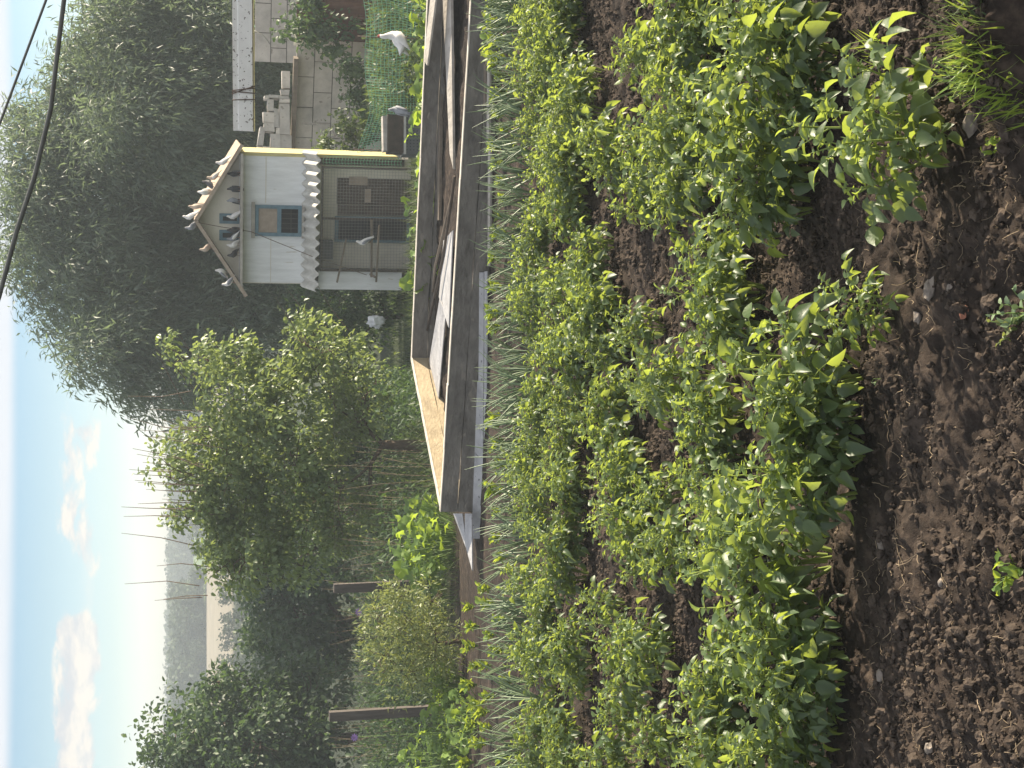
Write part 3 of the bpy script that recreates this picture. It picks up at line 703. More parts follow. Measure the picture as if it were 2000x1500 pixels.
# ------------------------------------------------------------------ raised bed of boards
ZT = -0.84
FL, BL = on_plane(862, 1000, ZT), on_plane(804, 703, ZT)
FR, BR = on_plane(922, 0, ZT), on_plane(835, 0, ZT)
FR2, BR2 = FL + (FR - FL) * 1.35, BL + (BR - BL) * 1.45
def bed():
    cen = (FL + BL + FR2 + BR2) / 4; r = empty('raised_bed', (cen.x, cen.y, -1.3), 'long raised bed of two tiers of weathered grey boards holding slates', 'raised bed')
    o = Vector((cen.x, cen.y, -1.3))
    def wall(a, b, name, inward, seed, mk='bed'):
        g = np.random.default_rng(seed); mb = MB(); d = (b - a); L = d.length; d.normalize(); n = Vector((-d.y, d.x, 0))
        if n.dot(inward) < 0: n = -n
        for tier, (z1, z0, th, pr) in enumerate(((0, -.165, .055, .0), (-.174, -.62, .055, .010))):
            k = max(4, int(L / .35)); V = []; Fs = []
            for i in range(k + 1):
                p = a + d * (L * i / k)
                for zz in (z0, z1):
                    for s in (0, 1):
                        q = p + n * ((th if s else 0) - (pr if not s else -pr)) + Vector((0, 0, zz + (g.normal() * .004 if zz > -.3 else 0))); V.append(q - o)
            for i in range(k):
                c, e = 4 * i, 4 * i + 4; Fs += [(c, e, e + 2, c + 2), (c + 1, c + 3, e + 3, e + 1), (c + 2, e + 2, e + 3, c + 3), (c, c + 1, e + 1, e)]
            Fs += [(0, 2, 3, 1), (4 * k, 4 * k + 1, 4 * k + 3, 4 * k + 2)]
            mb.add(V, Fs)
        mb.build(name, MT[mk], r)
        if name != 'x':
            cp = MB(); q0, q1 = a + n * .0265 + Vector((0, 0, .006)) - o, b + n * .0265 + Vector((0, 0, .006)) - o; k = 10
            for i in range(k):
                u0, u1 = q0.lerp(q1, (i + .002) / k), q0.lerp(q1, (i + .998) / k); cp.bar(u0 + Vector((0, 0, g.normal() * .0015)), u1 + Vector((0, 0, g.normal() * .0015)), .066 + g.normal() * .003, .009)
            cp.build('sunlit_top_edge', MT['rim'], r)  # added cap strips, their pale colour stands for sun on the wall tops
    wall(FL, FR2, 'front_boards', Vector((0, 1, 0)), 1)
    dd = (BR2 - BL).normalized(); e = (BL - FL).normalized()
    wall(FL + e * .062, BL + e * 0.0, 'end_boards', Vector((1, -.5, 0)), 2, 'pale')
    wall(BL + e * 0.004, BR2, 'back_boards', Vector((-.1, -1, 0)), 3)
    wall(FR2 + (BR2 - FR2).normalized() * .062, BR2, 'end_boards', Vector((-1, 0, 0)), 4)
    bt = MB()                                           # battens nailed along the outer top
    for px, py, py2 in ((868, 372, 372), ): pass
    # soil inside
    g = np.random.default_rng(8); U = np.linspace(0.012, .985, 110); Wv = np.linspace(.03, .985, 46); P = []
    for u in U:
        a, b = FL.lerp(FR2, u), BL.lerp(BR2, u)
        for w in Wv: q = a.lerp(b, w); P.append((q.x, q.y, ZT - .27 + 0.05 * w))
    P = np.array(P); P[:, 2] += .05 * fbm(P[:, 0], P[:, 1], 5, 4, 5, .6)
    i = np.arange(109)[:, None] * 46 + np.arange(45)[None]; Fq = np.stack([i, i + 46, i + 47, i + 1], -1).reshape(-1, 4)
    mesh('bed_soil', P, Fq, SOIL, None, True, np.zeros((len(P), 4)), 'structure')
bed()
def slab(name, pts, z, t, mat, label, cat, group=None):
    """a flat piece from picture corners, lying at height(s) z"""
    zs = z if isinstance(z, (list, tuple)) else [z] * len(pts)
    W = [on_plane(px, py, zz) for (px, py), zz in zip(pts, zs)]; c = sum(W, Vector()) / len(W)
    mb = MB(); mb.slab([w - c for w in W], t); o = mb.build(name, mat); o.location = c
    return tag(o, label, cat, group)
ZB = ZT - .20
slab('plank', [(846, -60), (858, -60), (834, 128), (828, 118)], [ZT + .03, ZT + .03, ZT + .015, ZT + .015], .02, MT['greywood'], 'bleached plank slanting across the back boards of the raised bed', 'plank')
slab('plank', [(862, -60), (880, -60), (885, 330), (878, 300)], [ZB + .10, ZB + .10, ZB + .0, ZB + .0], .025, MT['greywood'], 'long bleached plank tapering to a point inside the raised bed', 'plank')
slab('plank', [(856, 140), (861, 140), (857, 430), (853, 430)], ZB + .02, .03, MT['wood'], 'thin brown lath lying along the inner back of the raised bed', 'plank')
slab('slate_sheet', [(866, 470), (884, 450), (876, 640), (857, 580)], [ZB - .0, ZB + .08, ZB + .08, ZB], .012, MT['slate'], 'grey slate sheet lying among poles inside the raised bed', 'slate')
slab('slate_sheet', [(858, 585), (870, 612), (856, 780), (838, 705)], [ZB + .06, ZB + .02, ZB - .0, ZB + .03], .012, MT['slate'], 'pale slate sheet leaning at the sunlit end of the raised bed', 'slate')
def pole(name, pts, r, mat, label, cat, group=None, n=7):
    W = [Vector(p) for p in pts]; c = sum(W, Vector()) / len(W); mb = MB(); mb.tube([w - c for w in W], r, n); o = mb.build(name, mat, None, True); o.location = c
    return tag(o, label, cat, group)
pole('pole', [on_plane(888, 345, ZB + .14), on_plane(866, 500, ZB + .09), on_plane(834, 645, ZB + .05)], .016, MT['darkwood'], 'longer dark pole laid slanting inside the raised bed', 'pole')
pole('pole', [on_plane(884, 375, ZB + .12), on_plane(850, 520, ZB + .06), on_plane(845, 570, ZB + .05)], .014, MT['wood'], 'shorter brown pole laid slanting inside the raised bed', 'pole')
def gp(px, py, dz=0):
    p = on_ground(px, py); return Vector((p.x, p.y, p.z + dz))
def leaning(name, pts, t, mat, label, cat):             # corners as (px, py, depth)
    W = [at(*p) for p in pts]; c = sum(W, Vector()) / len(W); mb = MB(); mb.slab([w - c for w in W], t); o = mb.build(name, mat); o.location = c; return tag(o, label, cat)
# sheets and laths along the outer front
def frontY(py, k=0.0):
    d = ray(900, py); n = (FR - FL); a = FL.x * n.y - FL.y * n.x
    t = a / (d.x * n.y - d.y * n.x); return (d * t).y - k
def strip(name, py0, py1, x0, x1, k, t, mat, label, cat, lean=.06):
    P = [(x0[0], py0, frontY(py0, k)), (x0[1], py1, frontY(py1, k)), (x1[1], py1, frontY(py1, k + lean)), (x1[0], py0, frontY(py0, k + lean))]
    return leaning(name, P, t, mat, label, cat)
strip('slate_sheet', 1052, 745, (921, 932), (942, 944), .012, .010, MT['slate'], 'long pale slate sheet leaning on the outer front boards', 'slate', .10)
strip('slate_sheet', 1100, 530, (944, 946), (949, 951), .13, .012, MT['slate'], 'narrow slate edge lying before the front boards', 'slate', .07)
strip('slate_sheet', 800, 532, (934, 936), (944, 945), .03, .010, MT['slate'], 'short slate sheet leaning on the front boards beside the longer one', 'slate', .07)
strip('plank', 520, 290, (952, 953), (957, 958), .10, .02, MT['greywood'], 'pale lath lying before the front boards, touching the slates', 'plank', .05)
strip('plank', 285, 22, (950, 952), (955, 957), .10, .02, MT['greywood'], 'sunlit lath lying before the front boards at the picture top', 'plank', .05)
strip('plank', 205, 125, (944, 945), (948, 949), .05, .02, MT['wood'], 'short brown board end against the front boards', 'plank', .04)
leaning('slate_sheet', [(885, 1003, 15.9), (903, 1003, 15.7), (912, 1075, 15.5), (906, 1060, 15.8)], .012, MT['slate'], 'broken sunlit slate piece poking past the bed corner', 'slate')
leaning('slate_sheet', [(908, 1003, 15.5), (921, 1003, 15.3), (922, 1115, 15.1), (908, 1062, 15.4)], .012, MT['slate'], 'bent bluish slate piece poking furthest past the bed corner', 'slate')

# ------------------------------------------------------------------ broad leaved vines
def vine(base, n, h, rad, label, seed, leaf=0.15, spreadx=1.0):
    g = np.random.default_rng(seed); r = empty('squash_plant', base, label, 'squash plant', 'broad leaved plants by the raised bed'); st = MB(); P, D, Nn = [], [], []
    for k in range(n):
        a = g.uniform(0, 6.28); rr = rad * math.sqrt(g.random()); q = Vector((math.cos(a) * rr * spreadx, math.sin(a) * rr, h * (0.35 + .65 * g.random()) * (1 - .45 * (rr / rad) ** 2)))
        st.tube([(q.x * .55, q.y * .55, -.02), (q.x * .8, q.y * .8, q.z * .6), q], [.005, .0045, .003], 4, False)
        P.append(q); D.append(Vector((math.cos(a), math.sin(a), .1)) + Vector(g.normal(size=3) * .35)); Nn.append(Vector((0.1, -.45, 1)) + Vector(g.normal(size=3) * .55))
    st.build('stems', MT['apple_green'], r)
    A = lambda x: np.array([tuple(v) for v in x]); V, Fs, t = join([(batch(T_LOBE, A(P), A(D), A(Nn), leaf * g.uniform(.6, 1.25, n)), g.random(n))]); mesh('leaves', V, Fs, MT['pumpkin'], r, True, t)
vs = [(15, 'at the picture top edge'), (75, 'beside the white hen'), (150, 'between the white hen and the crate'), (205, 'beside the grey perforated crate'), (262, 'low before the grey crate'), (345, 'before the shed corner post'),
      (405, 'before the white pigeon on the shed floor'), (465, 'before the shed perches'), (535, 'by the sunlit loose board end')]
for i, (py, w) in enumerate(vs):
    d = ray(815, py); Yb = 17.0 + (0.55 if py < 500 else .5); p = at(800, py, Yb - .55 * (650 - py) / 650); hh = (p.z - gz(p.x, p.y))
    vine((p.x, p.y, gz(p.x, p.y)), 34 if py not in (262,) else 22, hh + .06, .30, 'squash plant with broad leaves behind the bed, ' + w, 400 + i, .15)
for i, (px, py, nn, hh, rr, lf, w) in enumerate([(905, 1345, 60, .50, .35, .10, 'beside the fence post and the round shrub'), (912, 1430, 80, .60, .42, .10, 'climbing at the fence post base'), (905, 1490, 70, .75, .40, .10, 'at the picture bottom edge before the fence'), (930, 1400, 50, .35, .35, .09, 'low between fence post and onions')]):
    p = on_ground(px, py); vine(tuple(p), nn, hh, rr, 'leafy climbing plant ' + w, 440 + i, lf)
p = on_ground(893, 1065); vine((p.x, p.y + .5, gz(p.x, p.y + .5)), 120, 0.80, .62, 'large leafy bush of lobed leaves at the sunlit bed corner', 420, .17, 0.85)

# ------------------------------------------------------------------ shrubs and trees
def blobs(l, Y, dy=0.5, seed=1):
    g = random.Random(seed); o = []
    for x, y, r in l:
        Yk = Y + g.uniform(-dy, dy); o.append((at(x, y, Yk), r * Yk / F))
    return o
p = on_ground(905, 1255)
tree('round_shrub', 'round pale green shrub between the two fence posts', 'shrub', p, blobs([(790, 1200, 55), (800, 1260, 62), (760, 1240, 42), (745, 1290, 36), (850, 1230, 52), (850, 1290, 50), (790, 1320, 46), (740, 1200, 25), (780, 1155, 22), (840, 1170, 28)], p.y, .22),
     'shrub', T_LANCE, .064, 270, 46, .17, .025, 31, droop=-.25, limbs=10, tname='leaves')
p = on_ground(832, 872)
twg = []
g_ = random.Random(12)
for _ in range(34):
    a = g_.uniform(760, 1200) if _ % 3 else g_.uniform(840, 1010); x0 = g_.uniform(330, 400); dx = g_.uniform(40, 110)
    Y = p.y + g_.uniform(-.7, .7); twg.append((at(x0 + 40, a, Y), at(x0 - dx, a + g_.uniform(-35, 10), Y)))
for a, x0 in ((600, 560), (590, 600), (640, 480), (655, 430), (670, 380), (690, 350), (575, 650), (720, 330)):
    Y = p.y + g_.uniform(-.4, .4); twg.append((at(x0 + 30, a + 70, Y), at(x0 - g_.uniform(20, 50), a - g_.uniform(10, 40), Y)))
MID = [(350, 690, 28), (385, 715, 42), (455, 700, 52), (520, 720, 55), (560, 745, 45), (450, 770, 62), (520, 800, 72), (620, 640, 36), (600, 670, 40), (650, 670, 42), (690, 725, 38), (735, 745, 28), (640, 760, 60), (610, 720, 42),
       (390, 850, 52), (330, 920, 34), (380, 950, 55), (400, 1030, 50), (460, 870, 70), (470, 960, 75), (480, 1050, 62), (560, 870, 72), (560, 960, 72), (540, 1050, 50), (430, 1110, 42), (500, 1110, 40), (640, 860, 55), (640, 950, 55), (690, 820, 50), (720, 780, 34), (720, 960, 36), (690, 1010, 30), (580, 1110, 28), (600, 1030, 55), (440, 920, 60), (360, 880, 35), (350, 1000, 30), (470, 1090, 50), (540, 1110, 46), (600, 1085, 42), (420, 1070, 42), (660, 1030, 36)]
tree('fruit_tree', 'tall broad fruit tree with forked trunk and bare twigs beside the shed', 'tree', p, blobs(MID, p.y, .65, 3), 'apple', T_OVAL, .092, 130, 36, .25, .085, 32, droop=.3, fork=at(745, 868, p.y), limbs=6, bare=twg)
WIL = [(70, 330, 65), (60, 420, 60), (110, 270, 90), (40, 245, 30), (150, 180, 85), (190, 110, 70), (230, 50, 80), (260, -40, 110), (90, 520, 70), (120, 430, 110), (160, 610, 85), (210, 690, 75), (240, 740, 45), (280, 640, 100), (220, 520, 130), (210, 330, 140), (310, 230, 140), (330, 90, 120), (380, -20, 120),
       (350, 420, 150), (360, 570, 140), (380, 700, 85), (330, 760, 50), (300, 785, 30), (450, 300, 120), (470, 150, 120), (480, 40, 110), (500, 470, 140), (490, 620, 110), (560, 560, 80), (590, 130, 90), (570, 240, 80), (600, 600, 60), (640, 620, 55)]
p = at(760, 380, 37.5); p.z = gz(p.x, p.y)
tree('willow_tree', 'huge willow with narrow leaves filling the space behind the pigeon shed', 'tree', p, blobs(WIL, 37.5, 1.6, 5), 'willow', T_WIL, .225, 62, 62, .55, .30, 33, droop=.45, fork=at(560, 400, 37.5), limbs=9)
LT = [(330, 1440, 48), (365, 1400, 45), (400, 1470, 75), (440, 1400, 60), (480, 1450, 80), (520, 1360, 55), (560, 1430, 80), (600, 1350, 60), (640, 1440, 60), (480, 1330, 45), (430, 1330, 25), (350, 1500, 60), (440, 1530, 80), (560, 1520, 80)]
p = at(740, 1440, 33); p.z = gz(p.x, p.y)
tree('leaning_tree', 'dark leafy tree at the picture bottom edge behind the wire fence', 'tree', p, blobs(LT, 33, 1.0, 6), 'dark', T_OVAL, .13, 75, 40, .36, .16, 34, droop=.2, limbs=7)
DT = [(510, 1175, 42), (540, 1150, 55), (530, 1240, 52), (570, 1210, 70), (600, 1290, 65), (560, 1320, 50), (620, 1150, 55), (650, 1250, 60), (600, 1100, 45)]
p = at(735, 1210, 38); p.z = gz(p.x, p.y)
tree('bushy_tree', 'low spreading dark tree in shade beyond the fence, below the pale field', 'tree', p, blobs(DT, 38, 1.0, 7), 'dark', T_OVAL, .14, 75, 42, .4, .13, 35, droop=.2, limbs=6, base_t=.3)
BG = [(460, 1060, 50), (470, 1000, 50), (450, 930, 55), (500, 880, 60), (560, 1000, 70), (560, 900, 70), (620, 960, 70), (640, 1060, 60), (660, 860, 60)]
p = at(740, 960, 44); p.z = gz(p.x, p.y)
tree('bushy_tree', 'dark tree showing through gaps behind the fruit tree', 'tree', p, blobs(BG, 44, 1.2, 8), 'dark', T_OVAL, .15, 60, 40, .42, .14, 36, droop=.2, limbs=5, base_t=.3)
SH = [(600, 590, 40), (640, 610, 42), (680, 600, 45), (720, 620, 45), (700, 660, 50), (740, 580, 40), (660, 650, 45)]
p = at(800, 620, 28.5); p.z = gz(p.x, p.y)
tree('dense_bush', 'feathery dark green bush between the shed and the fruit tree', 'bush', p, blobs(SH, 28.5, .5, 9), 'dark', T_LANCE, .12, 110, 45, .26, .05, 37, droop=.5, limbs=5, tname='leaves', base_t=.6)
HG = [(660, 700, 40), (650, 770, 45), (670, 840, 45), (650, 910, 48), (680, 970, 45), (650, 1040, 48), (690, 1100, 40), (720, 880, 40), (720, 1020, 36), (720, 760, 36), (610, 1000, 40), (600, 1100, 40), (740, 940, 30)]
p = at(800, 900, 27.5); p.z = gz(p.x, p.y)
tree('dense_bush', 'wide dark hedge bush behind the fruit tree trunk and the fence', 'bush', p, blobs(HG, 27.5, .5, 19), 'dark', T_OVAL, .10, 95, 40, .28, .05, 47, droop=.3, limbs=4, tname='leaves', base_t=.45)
# creepers over the block walls
def creeper(name, l, Y, label, seed, mat='dark', size=.11, per=100, T=T_OVAL):
    bl = blobs(l, Y, .25, seed); bx = sum((b[0] for b in bl), Vector()) / len(bl); b0 = Vector((bx.x, bx.y, gz(bx.x, bx.y)))
    return tree(name, label, 'climbing plant', b0, bl, mat, T, size, per, 34, .22, .03, seed, droop=.5, limbs=4, tname='leaves', base_t=.55)
creeper('creeper', [(560, 45, 22), (590, 60, 28), (600, 25, 26), (620, 75, 28), (640, 40, 24), (655, 85, 24), (575, 5, 20), (610, 0, 26), (670, 60, 24)], 29.6, 'grey green creeper hanging over the rusty sheet and the block wall', 51)
creeper('creeper', [(685, 150, 22), (668, 120, 18), (690, 200, 20), (700, 130, 22), (680, 180, 15), (705, 235, 18)], 29.4, 'dark weeds climbing the block wall behind the hen', 52)
creeper('creeper', [(650, 270, 22), (670, 285, 24), (690, 265, 24), (710, 285, 22), (665, 250, 18), (700, 245, 18), (635, 290, 12)], 28.6, 'leafy vine growing up beside the yellow shed corner', 53, 'grass', .10)

# ------------------------------------------------------------------ pigeon shed
HS = at(800, 557, 27.0); HS.z = -2.25
TH = math.radians(-11)
shed = empty('pigeon_shed', HS, 'two storey white pigeon shed with gable, teal window and corrugated porch', 'shed', rz=TH)
def hx(py): return (557 - py) * 0.00905
def hz(px): return (800 - px) * 0.00925
def build_shed():
    W = 2.25; D = 1.9; ze = hz(468); zr = hz(386); zf = hz(600); xr = hx(437)
    def sb(name, mat, fn, parent=shed, smooth=False):
        mb = MB(); fn(mb); return mb.build(name, mat, parent, smooth)
    # upper storey: panels round the window opening
    wx0, wx1, wz0, wz1 = hx(466), hx(407), hz(583), hz(497)
    def walls(m):
        t = .05
        m.box(0, wx0, 0, t, zf, ze); m.box(wx1, W - .06, 0, t, zf, ze); m.box(wx0, wx1, 0, t, wz1, ze); m.box(wx0, wx1, 0, t, zf, wz0)
        m.box(0, t, t, D, 0, ze); m.box(0, W - .06, D - t, D, 0, ze)
        m.box(t, W - .06, .12, .16, zf, zf + .04)
    sb('wall', MT['white'], walls)
    sb('panel_seam', MT['cream'], lambda m: (m.box(.02, wx0 - .03, -.006, -.001, hz(527), hz(526)), m.box(wx1 + .03, W - .08, -.006, -.001, hz(517), hz(515.6)), m.box(.0, .012, -.008, -.001, zf, ze), m.box(.02, W - .08, -.007, -.001, ze - .05, ze - .04)))
    sb('side_wall', MT['yellow'], lambda m: m.box(W - .06, W, -.01, D, .35, ze))
    def gable(m):
        m.add([(0.05, 0.0, ze), (W - .05, 0.0, ze), (xr, 0.0, zr - .06), (0.05, .05, ze), (W - .05, .05, ze), (xr, .05, zr - .06)], [(0, 1, 2), (3, 5, 4), (0, 3, 4, 1), (1, 4, 5, 2), (2, 5, 3, 0)])
    sb('gable', MT['cream'], gable)
    sb('gable', MT['cream'], lambda m: m.add([(0.05, D - .05, ze), (W - .05, D - .05, ze), (xr, D - .05, zr - .06), (0.05, D, ze), (W - .05, D, ze), (xr, D, zr - .06)], [(0, 1, 2), (3, 5, 4), (0, 3, 4, 1), (1, 4, 5, 2), (2, 5, 3, 0)]))
    def roofp(sgn):
        x1 = -.20 if sgn < 0 else W + .13
        z1 = ze - .085 if sgn < 0 else ze + .0
        m = MB(); m.slab([(xr, -.24, zr), (x1, -.24, z1), (x1, D + .15, z1), (xr, D + .15, zr)], .03); return m
    for s in (-1, 1): roofp(s).build('roof_slope', MT['roofwood'], shed)
    def barge(m):
        m.bar((xr - .01, -.253, zr - .035), (-.20, -.253, ze - .12), .022, .06); m.bar((xr + .01, -.256, zr - .035), (W + .13, -.256, ze - .035), .022, .06)
    sb('bargeboard', MT['roofwood'], barge)
    sb('landing_ledge', MT['greywood'], lambda m: m.box(-.04, W - .02, -.26, -.0, ze - .055, ze - .01))
    for a, b in ((425, 444), (456, 476)):
        f = sb('pigeon_hole', MT['teal'], lambda m: (m.box(hx(b), hx(a), -.02, -.002, ze + .0, hz(434) + .02)))
        sb('opening', MT['black'], lambda m: m.box(hx(b) + .05, hx(a) - .05, -.03, -.021, ze + .04, hz(438)), f)
    # window
    def frame(m):
        t = .06
        m.box(wx0, wx0 + t, -.035, .0, wz0, wz1); m.box(wx1 - t, wx1, -.035, .0, wz0, wz1); m.box(wx0 + t, wx1 - t, -.035, 0, wz1 - t, wz1); m.box(wx0 + t, wx1 - t, -.035, 0, wz0, wz0 + t)
        zm = hz(541); m.box(wx0 + t, wx1 - t, -.035, 0, zm - .04, zm + .03)
    wf = sb('window', MT['teal'], frame)
    sb('blind', MT['ply'], lambda m: m.box(wx0 + .055, wx1 - .055, -.012, .01, hz(541) + .03, wz1 - .055), wf)
    sb('dark_opening', MT['black'], lambda m: m.box(wx0 + .055, wx1 - .055, .01, .03, wz0 + .05, hz(541) - .03), wf)
    def bars(m):
        for k in range(1, 5): x = wx0 + .06 + (wx1 - wx0 - .12) * k / 5; m.bar((x, -.018, wz0 + .05), (x, -.018, hz(541) - .03), .012, .012, (0, 1, 0))
        for z in (.4,): zz = wz0 + .06 + z * .3; m.bar((wx0 + .05, -.012, zz), (wx1 - .05, -.012, zz), .012, .012)
    sb('bars', MT['wire'], bars, wf)
    sb('window_trim', MT['greywood'], lambda m: (m.box(wx0 - .035, wx1 + .045, -.06, -.002, wz1 + .005, wz1 + .065), m.box(wx0 - .03, wx1 + .04, -.05, -.002, wz0 - .045, wz0 - .005)), wf)
    # porch roof of corrugated sheet
    n = 150; V = []; x0, x1 = -.06, W + .06
    yb, yf, zb, zz = .0, -.62, hz(586), hz(607)
    for row, (y, z) in enumerate(((yb, zb), ((yb + yf) / 2, (zb + zz) / 2), (yf, zz))):
        for i in range(n + 1): V.append((x0 + (x1 - x0) * i / n, y, z + .036 * math.sin(i / n * 13.5 * 2 * math.pi)))
    k = len(V); V += [(a, b, c - .012) for a, b, c in V]; Fq = []
    for r_ in range(2):
        for i in range(n):
            a = r_ * (n + 1) + i; Fq += [(a, a + n + 1, a + n + 2, a + 1), (k + a, k + a + 1, k + a + n + 2, k + a + n + 1)]
    for i in range(n): a = 2 * (n + 1) + i; Fq.append((a, k + a, k + a + 1, a + 1))
    mesh('porch_roof', V, np.array(Fq), MT['sheet'], shed, False)
    # lower storey
    xa, xb = hx(525), W - .19; zt = hz(614)
    sb('porch_panel', MT['white'], lambda m: (m.box(-.03, xa, -.48, -.44, .30, zt + .02)))
    sb('porch_side', MT['white'], lambda m: m.box(-.03, .0, -.44, .0, .30, zt + .1))
    sb('porch_back', MT['cream'], lambda m: (m.box(xa, xb + .15, .0, .04, .0, zf - .01)))
    def doors(m): pass
    d1 = sb('door', MT['teal'], lambda m: (m.box(hx(475), hx(470), -.03, -.002, .12, hz(645)), m.box(hx(425), hx(430), -.03, -.002, .12, hz(645)) if False else m.box(hx(430), hx(425), -.03, -.002, .12, hz(645)), m.box(hx(470), hx(430), -.03, -.002, hz(652), hz(645)), m.box(hx(470), hx(430), -.03, -.002, .12, .17)))
    sb('dark_opening', MT['black'], lambda m: m.box(hx(470), hx(430), -.012, -.003, .17, hz(652)), d1)
    d2 = sb('door', MT['darkwood'], lambda m: (m.box(hx(423), hx(403), -.03, -.002, .12, hz(650)), m.box(hx(402), hx(352), -.022, -.002, .12, hz(648))))
    sb('board', MT['ply'], lambda m: (m.box(hx(365), hx(349), -.034, -.023, hz(705), hz(670)), m.box(hx(398), hx(372), -.034, -.023, hz(712), hz(700))), d2)
    sb('nest_box', MT['crate'], lambda m: m.box(hx(505), hx(470), -.30, -.03, hz(640), hz(616)))
    sb('side_gap', MT['darkwood'], lambda m: m.box(xb + .02, W - .05, -.10, -.06, .25, zt))
    # aviary frame and mesh
    def frm(m):
        y = -.56
        for x in (xa + .02, hx(425), xb): m.box(x - .018, x + .018, y, y + .035, .02, zt)
        m.box(xa + .04, hx(425) - .02, y, y + .035, zt - .035, zt - .001); m.box(hx(425) + .02, xb - .02, y, y + .035, zt - .035, zt - .001)
        m.box(xa + .04, hx(425) - .02, y, y + .035, .10, .16); m.box(hx(425) + .02, xb - .02, y, y + .035, .10, .16)
    sb('aviary_frame', MT['darkwood'], frm)
    def msh(m):
        y = -.57; st = .052; i = 0
        x = xa + .05
        while x < xb: m.bar((x, y, .05), (x, y, zt - .01), .0036, .0036, (0, 1, 0)); x += st
        z = .1
        while z < zt: m.bar((xa + .02, y - .004, z), (xb, y - .004, z), .0036, .0036); z += st
    sb('aviary_mesh', MT['galv'], msh)
    sb('perch', MT['wood'], lambda m: (m.bar((hx(462), -.66, hz(660)), (hx(545), -.62, hz(645)), .03, .03), m.bar((hx(425), -.70, hz(706)), (hx(533), -.68, hz(708)), .035, .035), m.bar((hx(433), -.86, hz(718)), (hx(540), -.84, hz(715)), .035, .03), m.bar((hx(530), -.90, hz(712)), (hx(530), -.5, hz(708)), .03, .03)))
    # green netting curling at the corner
    def net(m):
        for k in range(26):
            z = .35 + (zt - .4) * k / 25; pts = [(xb + .02 + .16 * s / 5, -.5 - .05 * math.sin(s / 5 * 3.14), z + .03 * math.sin(s / 5 * 3.1)) for s in range(6)]; m.tube(pts, .004, 3, False)
        for s in range(4): m.tube([(xb + .02 + .16 * s / 3, -.5 - .05 * math.sin(s / 3 * 3.14), .35 + (zt - .4) * k / 6) for k in range(7)], .003, 3, False)
    sb('netting', MT['netgreen'], net)
    sb('slack_wire', MT['rope'], lambda m: m.tube([(hx(440), -.33, hz(392)), (hx(447), -.28, hz(430)), (hx(458), -.06, hz(490)), (hx(498), -.5, hz(600)), (hx(530), -.6, hz(700))], .006, 4))
    sb('floor_slab', MT['block'], lambda m: m.box(-.05, W, -.55, D, -.25, .06))
build_shed()

# ------------------------------------------------------------------ birds
def bird(name, p, face, pitch, mats, label, cat, size=1.0, group=None, legs=True, hen=False, head_up=1.0, wing=None):
    """face: heading angle about z (0 = +x); pitch: how steeply the body stands"""
    r = empty(name, p, label, cat, group, face); r.scale = (size,) * 3
    c, s = math.cos(pitch), math.sin(pitch)
    def q(x, z): return (x * c - z * s, 0, x * s + z * c + .105)
    mb = MB()
    if hen: prof = [(-.21, .13, .006, .02), (-.17, .085, .035, .05), (-.12, .03, .07, .06), (-.04, -.005, .098, .085), (.05, .0, .092, .085), (.10, .05, .062, .058), (.125, .11, .04, .038), (.14, .165, .034, .030), (.165, .19, .027, .025), (.19, .185, .008, .009)]
    else: prof = [(-.19, -.015, .006, .030), (-.13, -.005, .014, .034), (-.09, .0, .032, .036), (-.03, .0, .055, .050), (.035, .008, .056, .052), (.07, .032, .040, .038), (.088, .062, .025, .025), (.098, .086, .022, .021), (.112, .094, .017, .016), (.126, .090, .006, .006)]
    pts = [q(x, z) for x, z, *_ in prof]
    mb.tube(pts, [(b, a) for *_, a, b in prof], 10)
    b = mb.build('body', mats[0], r, True)
    for sg in (-1, 1):
        w = MB(); sc = 1.65 if hen else 1.0; yy = (.085 if hen else .047)
        w.tube([q(.05 * sc, .012 * sc), q(.0, .012), q(-.07 * sc, .004), q(-.15 * sc, -.008)], [(.012, .02 * sc), (.014, .034 * sc), (.012, .024 * sc), (.004, .006)], 8)
        w.V = [(x, y + sg * yy * (1 if abs(x) < .1 * sc else .8), z) for x, y, z in w.V]; w.build('wing', mats[1], r, True)
    hd = Vector(pts[-1]); k = MB(); k.tube([hd + Vector((-.004, 0, 0)), hd + Vector((.018, 0, -.006))], [.005, .001], 5); k.build('beak', MT['beak'], r, True)
    if hen:
        cm = MB(); h0 = Vector(pts[-2]); cm.tube([h0 + Vector((-.02, 0, .018)), h0 + Vector((0, 0, .038)), h0 + Vector((.022, 0, .022))], [(.004, .008), (.004, .018), (.004, .008)], 6); cm.build('comb', MT['red'], r, True)
    if legs:
        for sg in (-1, 1):
            l = MB(); y = .03 * sg * (1.8 if hen else 1); x = -.0; l.tube([(x, y, .07), (x + .005, y, .035), (x, y, .0)], .004 if not hen else .007, 5)
            for a in (-.5, 0, .5): l.tube([(x, y, .003), (x + .028 * math.cos(a), y + .028 * math.sin(a), .002)], .0025, 4)
            l.build('leg', MT['beak'], r, True)
    return r
Rz = Matrix.Rotation(TH, 4, 'Z')
def sp(x, y, z): return HS + Rz @ Vector((x, y, z))
bw, bg_, bd, bb = MT['bwhite'], MT['bgrey'], MT['bdark'], MT['bbeige']
W_SH = 2.25; xr_, zr_, ze_ = hx(437), hz(386), hz(468)
def roofz(x):
    if x < xr_: return zr_ + (xr_ - x) / (xr_ + .20) * (ze_ - .085 - zr_)
    return zr_ + (x - xr_) / (W_SH + .13 - xr_) * (ze_ - zr_)
PG = 'pigeons on and around the shed'
